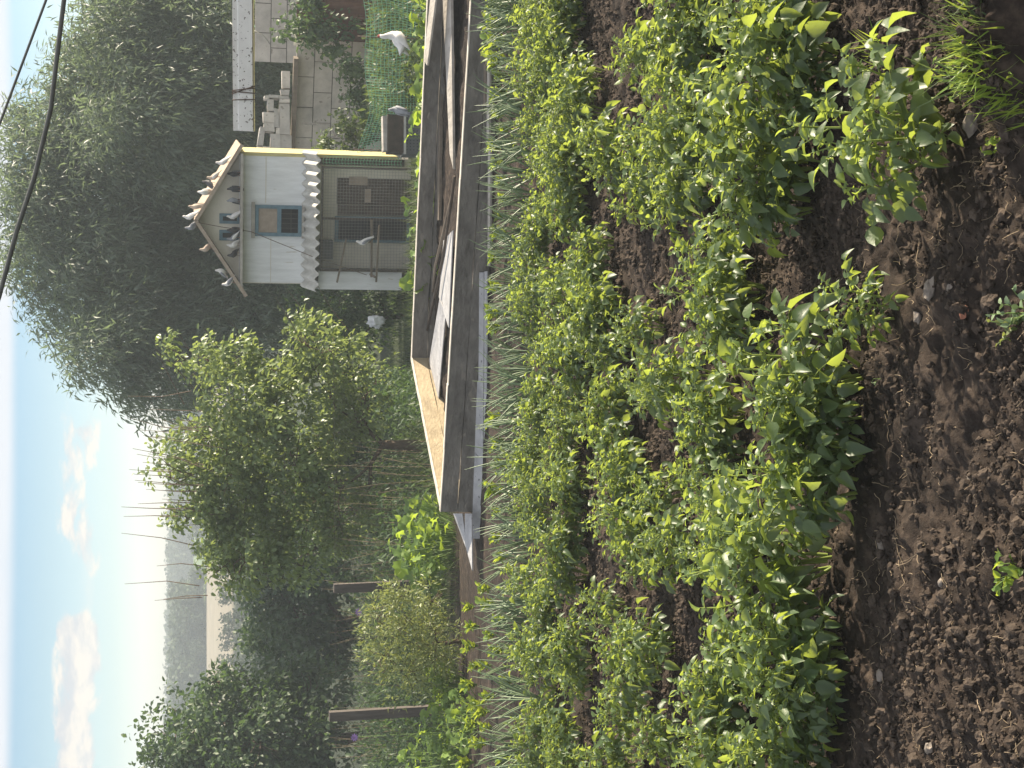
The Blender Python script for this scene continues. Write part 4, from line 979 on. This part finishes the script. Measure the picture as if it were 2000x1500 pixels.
for py, y, face, pit, m, lab in [(327, -.22, 2.6, .75, (bw, bw), 'white pigeon standing alone near the yellow end of the gable roof'), (355, -.15, 2.8, .7, (bb, bw), 'pinkish white pigeon hunched on the sunlit roof slope'),
        (370, .05, .6, .5, (bd, bd), 'black pigeon with pale head on the sunlit roof slope'), (384, -.22, -1.9, .9, (bw, bw), 'white pigeon beside the black one on the sunlit roof slope'),
        (412, -.15, 1.9, .95, (bb, bb), 'beige pigeon stretching tall near the roof ridge'), (430, -.22, 2.5, .85, (bw, bw), 'white pigeon reaching up at the roof ridge'), (449, -.2, -2.6, .6, (bg_, bg_), 'grey pigeon turned away at the roof ridge'),
        (490, -.1, -2.8, .6, (bb, bb), 'pale beige pigeon alone on the shaded roof slope'), (553, -.22, 2.9, .55, (bw, bg_), 'white pigeon at the low end of the shaded roof slope'), (533, -.26, -.9, .5, (bw, bg_), 'white pigeon with grey wings leaning down over the bargeboard end')]:
    x = hx(py); bird('pigeon', sp(x, y, roofz(x) + .004), face, pit, m, lab, 'pigeon', .86, PG)
for py, face, pit, m, lab in [(349, -1.9, .85, (bd, bg_), 'dark pigeon with grey wings at the yellow end of the ledge'), (377, -1.5, 1.15, (bd, bd), 'tall black pigeon upright on the ledge'), (399, -1.2, 1.0, (bg_, bd), 'dark pigeon with pale blue grey breast on the ledge'),
        (428, 2.6, .8, (bw, bw), 'white pigeon before the first teal pigeon hole'), (455, -1.7, 1.1, (bd, bd), 'black pigeon between the two teal pigeon holes'), (468, 2.9, .6, (bg_, bw), 'blue grey pigeon crouching before the second teal pigeon hole'), (482, -2.6, .75, (bw, bw), 'large white pigeon beside the crouching blue grey one'), (500, -2.2, .4, (bd, bd), 'small dark pigeon low at the shaded end of the ledge')]:
    bird('pigeon', sp(hx(py), -.15, ze_ - .008), face, pit, m, lab, 'pigeon', .86, PG)
bird('pigeon', sp(hx(407), -.72, .02), 2.4, .5, (bw, bg_), 'white pigeon standing on the floor before the aviary mesh', 'pigeon', .86, PG)
bird('pigeon', sp(hx(466), -.70, hz(707) + .02), 2.7, .9, (bw, bg_), 'white and grey pigeon perched on the bar before the mesh', 'pigeon', .95, PG)
Y = 21.0
p = at(797, 78, Y); bird('hen', (p.x, p.y, p.z + .02), .35, .55, (bw, bw), 'white hen with raised head behind the green net', 'hen', 1.0, None, True, True)
p = at(797, 216, 19.6); bird('grey_chick', (p.x, p.y, p.z + .02), 1.0, .8, (bg_, bg_), 'small grey bird standing between crate and squash leaves', 'bird', .9, None, True)

# ------------------------------------------------------------------ green net run, crate
def polyline_thing(name, lines, r, mat, label, cat, n=3):
    c = Vector(lines[0][0]); mb = MB()
    for l in lines: mb.tube([Vector(p) - c for p in l], r, n, False)
    o = mb.build(name, mat); o.location = c; return tag(o, label, cat)
def greennet():
    A, B = at(800, -120, 21.2), at(800, 300, 25.4); L = (B - A); Lh = Vector((L.x, L.y, 0)); ln = Lh.length; lines = []; H = .93
    def P(u, v):
        b = A + Lh * u; z0 = gz(b.x, b.y); top = H * (1 + .10 * math.sin(u * 5.2 + 1) + .05 * math.sin(u * 14)); s = .10 * math.sin(u * 9 + v * 3) * (v * (1 - v) * 2 + .2)
        n = Vector((-Lh.y, Lh.x, 0)).normalized(); return Vector((b.x, b.y, z0 + top * v)) + n * s + Lh.normalized() * .03 * math.sin(v * 7 + u * 20)
    nu, nv = int(ln / .060), 15
    for i in range(nu + 1): lines.append([P(i / nu, k / 10) for k in range(11)])
    for j in range(nv + 1): lines.append([P(k / 60, j / nv) for k in range(61)])
    c = Vector(A); r = empty('green_net', (A.x, A.y, gz(A.x, A.y)), 'sagging green plastic net strung on thin rods beside the shed', 'net'); mb = MB(); o = Vector((A.x, A.y, gz(A.x, A.y)))
    for l in lines: mb.tube([p - o for p in l], .0042, 3, False)
    mb.build('netting', MT['netgreen'], r)
    for u in (.1, .42, .98):
        q = P(u, 0); m = MB(); m.tube([q - o - Vector((0, .02, .1)), q - o + Vector((0, -.02, H * 1.12))], .009, 6); m.build('rod', MT['rope'], r, True)
greennet()
p0 = at(800, 300, 22.6); g0 = gz(p0.x, p0.y)
def crate():
    r = empty('perforated_crate', (p0.x, p0.y, g0), 'dark grey perforated crate standing beside the shed', 'crate'); m = MB(); w, d, h = .62, .4, .36
    m.box(0, w, 0, .02, 0, h); m.box(0, w, d - .02, d, 0, h); m.box(0, .02, .02, d - .02, 0, h); m.box(w - .02, w, .02, d - .02, 0, h); m.box(.02, w - .02, .02, d - .02, 0, .02); m.build('body', MT['crate'], r)
    hl = MB()
    for i in range(12):
        for j in range(6): x, z = .05 + i * .047, .05 + j * .052; hl.box(x, x + .014, -.003, -.001, z, z + .014)
    hl.build('holes', MT['black'], r); rm = MB(); rm.box(-.01, w + .01, -.015, -.002, h - .03, h + .004); rm.build('rim', MT['sheet'], r)
    o = MB(); o.box(-.0, .52, -.02, .18, 0, .06, .008); o2 = o.build('plank', MT['greywood']); o2.location = (p0.x + .05, p0.y + .1, g0 + .60); tag(o2, 'mottled short board on top of the crate stand', 'board')
    s = MB(); s.box(.02, w - .04, .03, .3, h + .001, .595); s.build('frame', MT['darkwood'], r)
crate()

# ------------------------------------------------------------------ block walls and loose blocks
def block_wall(name, A, B, base, h, bl, bh, label, seed):
    A, B = Vector(A), Vector(B); d = Vector((B.x - A.x, B.y - A.y, 0)); L = d.length; d.normalize(); n = Vector((-d.y, d.x, 0)); o = Vector((A.x, A.y, base)); g = random.Random(seed)
    r = empty(name, o, label, 'wall'); mb = MB(); nr = int(round(h / bh))
    for j in range(nr):
        x = -(bl / 2) * (j % 2)
        while x < L:
            a, b = max(0, x) + .009, min(L, x + bl) - .009
            if b - a > .05:
                q = g.uniform(-.012, .012); P = []
                for z in (j * bh + .006, (j + 1) * bh - .012):
                    for s, t in ((a, q), (b, q), (b, .2), (a, .2)): P.append(d * s + n * t + Vector((0, 0, z)))
                mb.hexa(P)
            x += bl
    mb.build('blocks', MT['block'], r); c = MB(); c.hexa([d * s + n * t + Vector((0, 0, z)) for z in (0, nr * bh - .01) for s, t in ((.01, .03), (L - .01, .03), (L - .01, .17), (.01, .17))]); c.build('mortar', MT['mortar'], r)
    return r
A, B = at(760, 303, 31.5), at(760, 66, 30.5)
block_wall('block_wall', A, B, gz(A.x, A.y) - .1, 2.20, .62, .367, 'low white block wall under the stacked loose blocks', 5)
A, B = at(760, 132, 33.6), at(760, -90, 33.0)
block_wall('block_wall', A, B, gz(A.x, A.y) - .1, 3.02, .62, .34, 'higher white block wall beyond, at the picture top', 6)
zt = gz(*at(760, 303, 31.5).xy) - .1 + 2.18
a, b = at(575, 304, 31.3), at(575, 110, 30.5)
mb = MB(); mb.bar((0, 0, 0), Vector((b.x - a.x, b.y - a.y, -.02)), .24, .09); o = mb.build('timber', MT['wood']); o.location = (a.x, a.y + .1, zt + .05); tag(o, 'long grey timber laid along the top of the block wall', 'timber')
zt += .10
def loose(i, x0, x1, y0, y1, rot, lab, dy=0):
    p = at((x0 + x1) / 2, (y0 + y1) / 2, 31.0 + dy); p.z -= .02; w = (y1 - y0) * 31 / F; h = (x1 - x0) * 31 / F
    m = MB(); m.box(-w / 2, w / 2, -.10, .10, -h / 2, h / 2, .012); o = m.build('loose_block', MT['block']); o.location = p; o.rotation_euler = (0, rot, R.uniform(-.12, .12)); tag(o, lab, 'block', 'loose white blocks piled on the wall')
for i, a_ in enumerate([(543, 563, 205, 264, 0, 'long upright white block at the base of the pile, picture top side'), (546, 566, 266, 295, 0, 'squarish white block at the base of the pile next to the yellow corner'), (526, 545, 264, 292, 0, 'squarish white block resting on the base block by the yellow corner'),
        (533, 542, 214, 250, 0, 'narrow white block standing beside the long base block'), (511, 532, 220, 239, 0, 'white block high in the pile with mottled face'), (513, 533, 240, 258, 0, 'white block high in the pile below the mottled one'), (520, 531, 196, 219, 0, 'thin white block laid above the mottled one'),
        (503, 514, 250, 286, .12, 'tilted thin white block at the outer top of the pile'), (541, 562, 188, 194, 0, 'thin white tile lying over the pile, uppermost'), (543, 563, 196, 203, 0, 'thin white tile lying under the uppermost tile'), (522, 541, 188, 194, 0, 'thin pale tile beside the uppermost tile'),
        (536, 546, 251, 263, 0, 'small broken white block in the middle of the pile'), (520, 533, 294, 303, 0, 'cut white block touching the yellow corner, outer one'), (535, 545, 294, 303, 0, 'cut white block touching the yellow corner, middle one'), (547, 560, 296, 303, 0, 'cut white block touching the yellow corner, inner one'), (546, 562, 176, 187, 0, 'stubby white block standing apart past the upper end of the pile'),
        (549, 563, 140, 172, 0, 'low white block lying alone on the timber beyond the pile'), (514, 524, 188, 195, 0, 'small white half block beside the mottled high block'), (500, 510, 288, 302, 0, 'small white block at the outer edge of the pile by the yellow corner'), (512, 524, 288, 303, 0, 'white block under the outermost one by the yellow corner')]):
    loose(i, *a_)
p = at(640, 24, 30.0); m = MB()
V = []; n = 40
for k in range(2):
    for i in range(n + 1): V.append((-.9 + 1.8 * i / n, .02 * math.sin(i * 1.2), -.9 + 1.5 * k))
k = len(V); V += [(x, y + .012, z) for x, y, z in V]
Fq = [(i, i + 1, i + n + 2, i + n + 1) for i in range(n)] + [(k + i, k + i + n + 1, k + i + n + 2, k + i + 1) for i in range(n)] + [(n + 1 + i, n + 2 + i, k + n + 2 + i, k + n + 1 + i) for i in range(n)]
o = mesh('rusty_sheet', V, np.array(Fq), MT['rust']); o.location = (p.x + .35, p.y, p.z); tag(o, 'rusty red corrugated sheet standing behind the green net', 'metal sheet')
# pale board standing against the wall, debris under the white beam
leaning('board', [(590, 243, 30.9), (645, 246, 30.9), (645, 243, 30.8), (590, 240, 30.8)], .02, MT['greywood'], 'pale upright batten against the block wall', 'board')
leaning('board', [(574, 62, 30.2), (618, 62, 30.2), (618, 88, 30.1), (574, 86, 30.1)], .05, MT['cream'], 'sunlit brick coloured slab at the wall end', 'slab')
for i, (q0, q1, w_, lab) in enumerate([((500, 20, 35), (522, 50, 34.6), .05, 'pale splintered board slanting under the beam'), ((495, 5, 35), (515, 40, 34.8), .045, 'second splintered board crossing the first under the beam')]):
    a, b = at(*q0), at(*q1); c = (a + b) / 2; m = MB(); m.bar(a - c, b - c, w_ * 2, .03); o = m.build('board', MT['greywood']); o.location = c; tag(o, lab, 'board')
pole('green_stick', [at(495, -10, 35.2), at(512, 10, 34.8), at(525, 26, 34.6)], .035, MT['greenrope'], 'dark green stick slanting beside the splintered boards', 'stick')
pole('green_rope', [at(495, 50, 34.2), at(508, 60, 34.2), at(526, 66, 34.2)], .018, MT['netgreen'], 'green rope end trailing under the white beam', 'rope')

# ------------------------------------------------------------------ white channel beam tied with wire
def beam():
    Yb = 14.0; a, b = at(476, 256, Yb), at(473, -140, Yb); c = (a + b) / 2; r = empty('white_beam', c, 'white chipped metal channel hanging level above the block walls', 'beam'); d = (b - a).normalized(); h = .185; L = (b - a).length / 2
    m = MB(); up = Vector((0, 0, 1)); nn = Vector((0, -1, 0))
    prof = [(-h / 2, .0), (-h / 2 + .012, -.03), (h / 2 - .05, -.03), (h / 2 - .045, -.012), (h / 2, -.02), (h / 2, .0), (h / 2 - .035, .004), (-h / 2 + .02, .004)]
    V = [d * s + up * z + Vector((0, y, 0)) for s in (-L, L) for z, y in prof]; n = len(prof)
    m.add(V, [(i, (i + 1) % n, n + (i + 1) % n, n + i) for i in range(n)]); m.add(V[:4] + V[4:8], [(0, 1, 2, 7), (2, 3, 4, 5), (2, 5, 6, 7)]); m.build('channel', MT['chan'], r)
    e = MB(); e.bar(d * -L + up * (-h / 2 - .004) + Vector((0, -.012, 0)), d * L + up * (-h / 2 - .004) + Vector((0, -.012, 0)), .035, .007); e.build('edge_strip', MT['yellow'], r)
    for s0, s1 in ((64, 70), (58, 74), (46, 48), (62, 60)):
        o0, o1 = -L + (s0 + 12) * Yb / F, -L + (s1 + 12) * Yb / F; w = MB()
        w.tube([d * o0 + Vector((0, -.028, h / 2 + .004)), d * ((o0 + o1) / 2) + Vector((0, -.038, 0)), d * o1 + Vector((0, -.036, -h / 2 - .01)), d * o1 + Vector((0, .012, -h / 2 - .008)), d * ((o0 + o1) / 2) + Vector((0, .014, 0)), d * o0 + Vector((0, .012, h / 2 + .006)), d * o0 + Vector((0, -.028, h / 2 + .004))], .005, 5); w.build('tie_wire', MT['rope'], r, True)
    q = d * (L - .25); p_ = MB(); z0 = gz(c.x + q.x, c.y) - c.z - .2; p_.box(q.x - .05, q.x + .05, .02, .12, z0, .3); p_.build('support_post', MT['post'], r)
    pole('cord', [at(497, 60, Yb + .05), at(515, 70, Yb + .08), at(527, 86, Yb + .1)], .006, MT['sheet'], 'pale cord hanging below the white beam', 'cord')
beam()

# ------------------------------------------------------------------ overhead cables
pts = [(150, -260), (138, -120), (125, 0), (115, 80), (99, 213), (67, 347), (32, 453), (-2, 580), (-60, 740)]
pole('power_cable', [at(x, y, 9 + (750 - y) * .0) for x, y in pts], .0135, MT['cable'], 'thick overhead cable sagging across the sky', 'cable', None, 8)
pole('power_cable', [at(x, y, 9.5) for x, y in [(190, -260), (140, -125), (90, 0), (45, 120), (0, 240), (-60, 400)]], .008, MT['cable'], 'thin overhead cable crossing the sky beyond the thick one', 'cable', None, 6)

# ------------------------------------------------------------------ wire fence on wooden posts
def fence():
    posts = [((642, 1397), 905, 19.0, .10), ((651, 1148), 860, 20.2, .10)]
    def fl(u): return Vector((-5.6 + 6.2 * u, 18.4 + 2.9 * u, 0))
    o = fl(0); o.z = gz(o.x, o.y); r = empty('wire_fence', o, 'chain link fence on two old wooden posts before the dark trees', 'fence'); H = 1.42
    L = (fl(1) - fl(0)).length; st = .075; mb = MB(); n = int(L / st)
    top = lambda s: gz(*fl(s / L).xy) + H
    def P(s, z): q = fl(s / L); return Vector((q.x, q.y, gz(q.x, q.y) + z)) - o
    for i in range(-int(H / st), n + 1):
        for sg in (1, -1):
            s0 = i * st if sg > 0 else i * st + H; s1 = s0 + sg * H; a, b = (0, s0), (H, s1)
            z0, z1, x0, x1 = 0., H, s0, s1
            if min(x0, x1) < 0 or max(x0, x1) > L: continue
            mb.bar(P(x0, z0), P(x1, z1), .0020, .0020, (0.3, -1, 0))
    mb.bar(P(0, H), P(L, H), .003, .003)
    mb.build('mesh_wire', MT['wire'], r)
    for (px, py), pb, Yp, w in posts:
        t = at(px, py, Yp); z = gz(t.x, t.y); m = MB(); b = Vector((t.x + .02, t.y - .04, z - .2)) - o; tt = t - o - Vector((0, .06, 0))
        k = .062; m.hexa([b + Vector((sx * k, sy * k, 0)) for sx, sy in ((-1, -1), (1, -1), (1, 1), (-1, 1))] + [tt + Vector((sx * k * .92, sy * k * .92, 0)) for sx, sy in ((-1, -1), (1, -1), (1, 1), (-1, 1))]); m.build('post', MT['post'], r)
fence()

# ------------------------------------------------------------------ undergrowth, dry stalks, far country
def undergrowth():
    g = np.random.default_rng(61)
    n = 60000; y = g.uniform(17.6, 34, n); x = g.uniform(-9, 5.5, n)
    ok = (vnoise(x * .8, y * .8, 4) > g.uniform(-.5, .4, n)) & ~((x > .1) & (y < 18.4)); 
    hx0, hy0 = HS.x, HS.y; ok &= ~((x > hx0 - .2) & (x < hx0 + 3) & (y > 25.6) & (y < 30)); ok &= ~((y < 18.0) & (x > -1.8))
    x, y = x[ok], y[ok]; n = len(x); z = ground_z(x, y, False)
    tall = .22 + .5 * np.clip(vnoise(x * .5, y * .5, 8) + .35, 0, 1) * np.clip((y - 18.5) / 3, .15, 1)
    tall = np.where(x > .3, tall * .45, tall)
    dr = unit(np.stack([g.normal(size=n) * .35, g.normal(size=n) * .35, np.ones(n)], -1))
    V, Fs, t = join([(batch(T_BLADE, np.stack([x, y, z - .02], -1), dr, rdir(n, g) + np.array([0, -.5, .4]), tall * g.uniform(.5, 1.3, n), 1.5), g.random(n))])
    mesh('rough_grass', V, Fs, MT['grass'], None, False, t, 'stuff')
    k = 5200; y = g.uniform(19, 33, k); x = g.uniform(-8, .2, k); ok = ~((np.abs(x + .95) < .5) & (y < 23.6)); x, y = x[ok], y[ok]; k = len(x); z = ground_z(x, y, False); m = 9
    idx = np.repeat(np.arange(k), m); hgt = g.uniform(.05, .7, k * m) * (.4 + g.random(k)[idx])
    pos = np.stack([x[idx] + g.normal(size=k * m) * .07, y[idx] + g.normal(size=k * m) * .07, z[idx] + hgt], -1)
    V, Fs, t = join([(batch(T_LANCE, pos, rdir(k * m, g) + np.array([0, 0, .2]), rdir(k * m, g) * .6 + np.array([0, 0, 1]), g.uniform(.06, .14, k * m)), g.random(k * m))])
    mesh('weed_undergrowth', V, Fs, MT['dark'], None, False, t, 'stuff')
    k = 2600; y = g.uniform(22.6, 29.5, k); x = g.uniform(2.6, 7.5, k); ok = ~((x > hx0 - .2) & (x < hx0 + 2.9) & (y > 20)); x, y = x[ok], y[ok]; k = len(x); z = ground_z(x, y, False)
    idx = np.repeat(np.arange(k), m); hgt = g.uniform(.03, .75, k * m) * (.35 + .65 * g.random(k)[idx]) * np.clip((y[idx] - 22) / 3, .3, 1)
    pos = np.stack([x[idx] + g.normal(size=k * m) * .08, y[idx] + g.normal(size=k * m) * .08, z[idx] + hgt], -1)
    V, Fs, t = join([(batch(T_LANCE, pos, rdir(k * m, g) + np.array([0, 0, .5]), rdir(k * m, g) * .6 + np.array([0, 0, 1]), g.uniform(.10, .22, k * m)), g.random(k * m))])
    mesh('weed_undergrowth', V, Fs, MT['grass'], None, False, t, 'stuff')
    # dry stalks behind the fence
    mb = MB()
    for _ in range(170):
        yy = g.uniform(20.8, 25); xx = g.uniform(-6.5, -.8); zz = gz(xx, yy); h = g.uniform(.7, 1.6); d = g.normal(size=2) * .12
        mb.tube([(xx, yy, zz), (xx + d[0] * .4, yy + d[1] * .4, zz + h * .55), (xx + d[0] * 1.2, yy + d[1] * 1.2, zz + h)], [.006, .005, .002], 3, False)
    mesh('dry_stalks', mb.V, [np.array(mb.F4)], MT['drystalk'], None, False, g.random(len(mb.V)), 'stuff')
    for px, py, lab in ((700, 1195, 'small mauve flower behind the wire fence'), (692, 1440, 'pinkish mauve flower low behind the wire fence')):
        p = at(px, py, 19.4 if py > 1300 else 20.6); r = empty('flower', (p.x, p.y, gz(p.x, p.y)), lab, 'flower'); h = p.z - gz(p.x, p.y); s = MB(); s.tube([(0, 0, 0), (.01, 0, h * .5), (0, 0, h)], .004, 4); s.build('stem', MT['apple_green'], r)
        n = 9; a = np.arange(n) / n * 6.28; V, Fs, t = join([(batch(T_SIMPLE, np.tile([0., 0., h], (n, 1)), np.stack([np.cos(a), np.full(n, -.4), np.sin(a)], -1), np.tile([0., -1., .2], (n, 1)), .055), g.random(n))]); mesh('petals', V, Fs, MT['flower'], r, False, t)
    p = at(735, 628, 26.0); V = IV3 * np.array([.10, .08, .13]) * (1 + .22 * g.normal(size=(len(IV3), 1))); o = mesh('plastic_bag', V, IF3, MT['bag'], None, True); o.location = p; tag(o, 'crumpled white plastic bag caught in the dark weeds', 'bag')
undergrowth()
def farland():
    g = np.random.default_rng(71)
    def wood(name, n, x, y, h, seed, kind='stuff'):
        g = np.random.default_rng(seed); z = base_z(x, y); P, D, S, Tn = [], [], [], []
        m = 120; idx = np.repeat(np.arange(n), m); d = rdir(n * m, g); rr = g.random(n * m) ** .4
        hh = h[idx]; pos = np.stack([x[idx] + d[:, 0] * hh * .34 * rr, y[idx] + d[:, 1] * hh * .34 * rr, z[idx] + hh * .52 + d[:, 2] * hh * .5 * rr], -1)
        V, Fs, t = join([(batch(T_SIMPLE, pos, rdir(n * m, g), rdir(n * m, g) * .6 + np.array([.2, -.2, .9]), hh * .16, 1.6), np.clip(g.random(n)[idx] * .8 + g.normal(size=n * m) * .1, 0, 1))])
        return mesh(name, V, Fs, MT['far'], None, False, t, kind)
    n = 1500; x = g.uniform(-130, 130, n); y = g.uniform(348, 378, n); wood('far_woodland', n, x, y, g.uniform(3.6, 6.2, n), 1)
    n = 900; x = g.uniform(-75, -28, n); y = 218 + g.random(n) * 75; keep = x < -28 - (y - 218) * .14; wood('hillside_woods', int(keep.sum()), x[keep], y[keep], g.uniform(3.0, 5.2, int(keep.sum())), 2)
    n = 230; x = g.uniform(-58, 30, n); y = g.uniform(214, 224, n); wood('hedgerow_woods', n, x, y, g.uniform(1.5, 2.6, n), 3)
    n = 160; x = g.uniform(-34, 20, n); y = g.uniform(100, 150, n); wood('valley_woods', n, x, y, g.uniform(1.3, 2.2, n), 4)
farland()

# ------------------------------------------------------------------ the evening air
def haze():
    m = bpy.data.materials.new('evening_haze'); m.use_nodes = True; nt = m.node_tree; nt.nodes.clear()
    out = nt.nodes.new('ShaderNodeOutputMaterial'); v = nt.nodes.new('ShaderNodeVolumePrincipled')
    v.inputs['Color'].default_value = (0.80, 0.91, 1.0, 1); v.inputs['Density'].default_value = 0.0015; v.inputs['Anisotropy'].default_value = 0.2
    nt.links.new(v.outputs[0], out.inputs['Volume'])
    mb = MB(); mb.box(-220, 220, -40, 400, -9, 13); mb.build('haze', m, None, False, 'stuff')
haze()
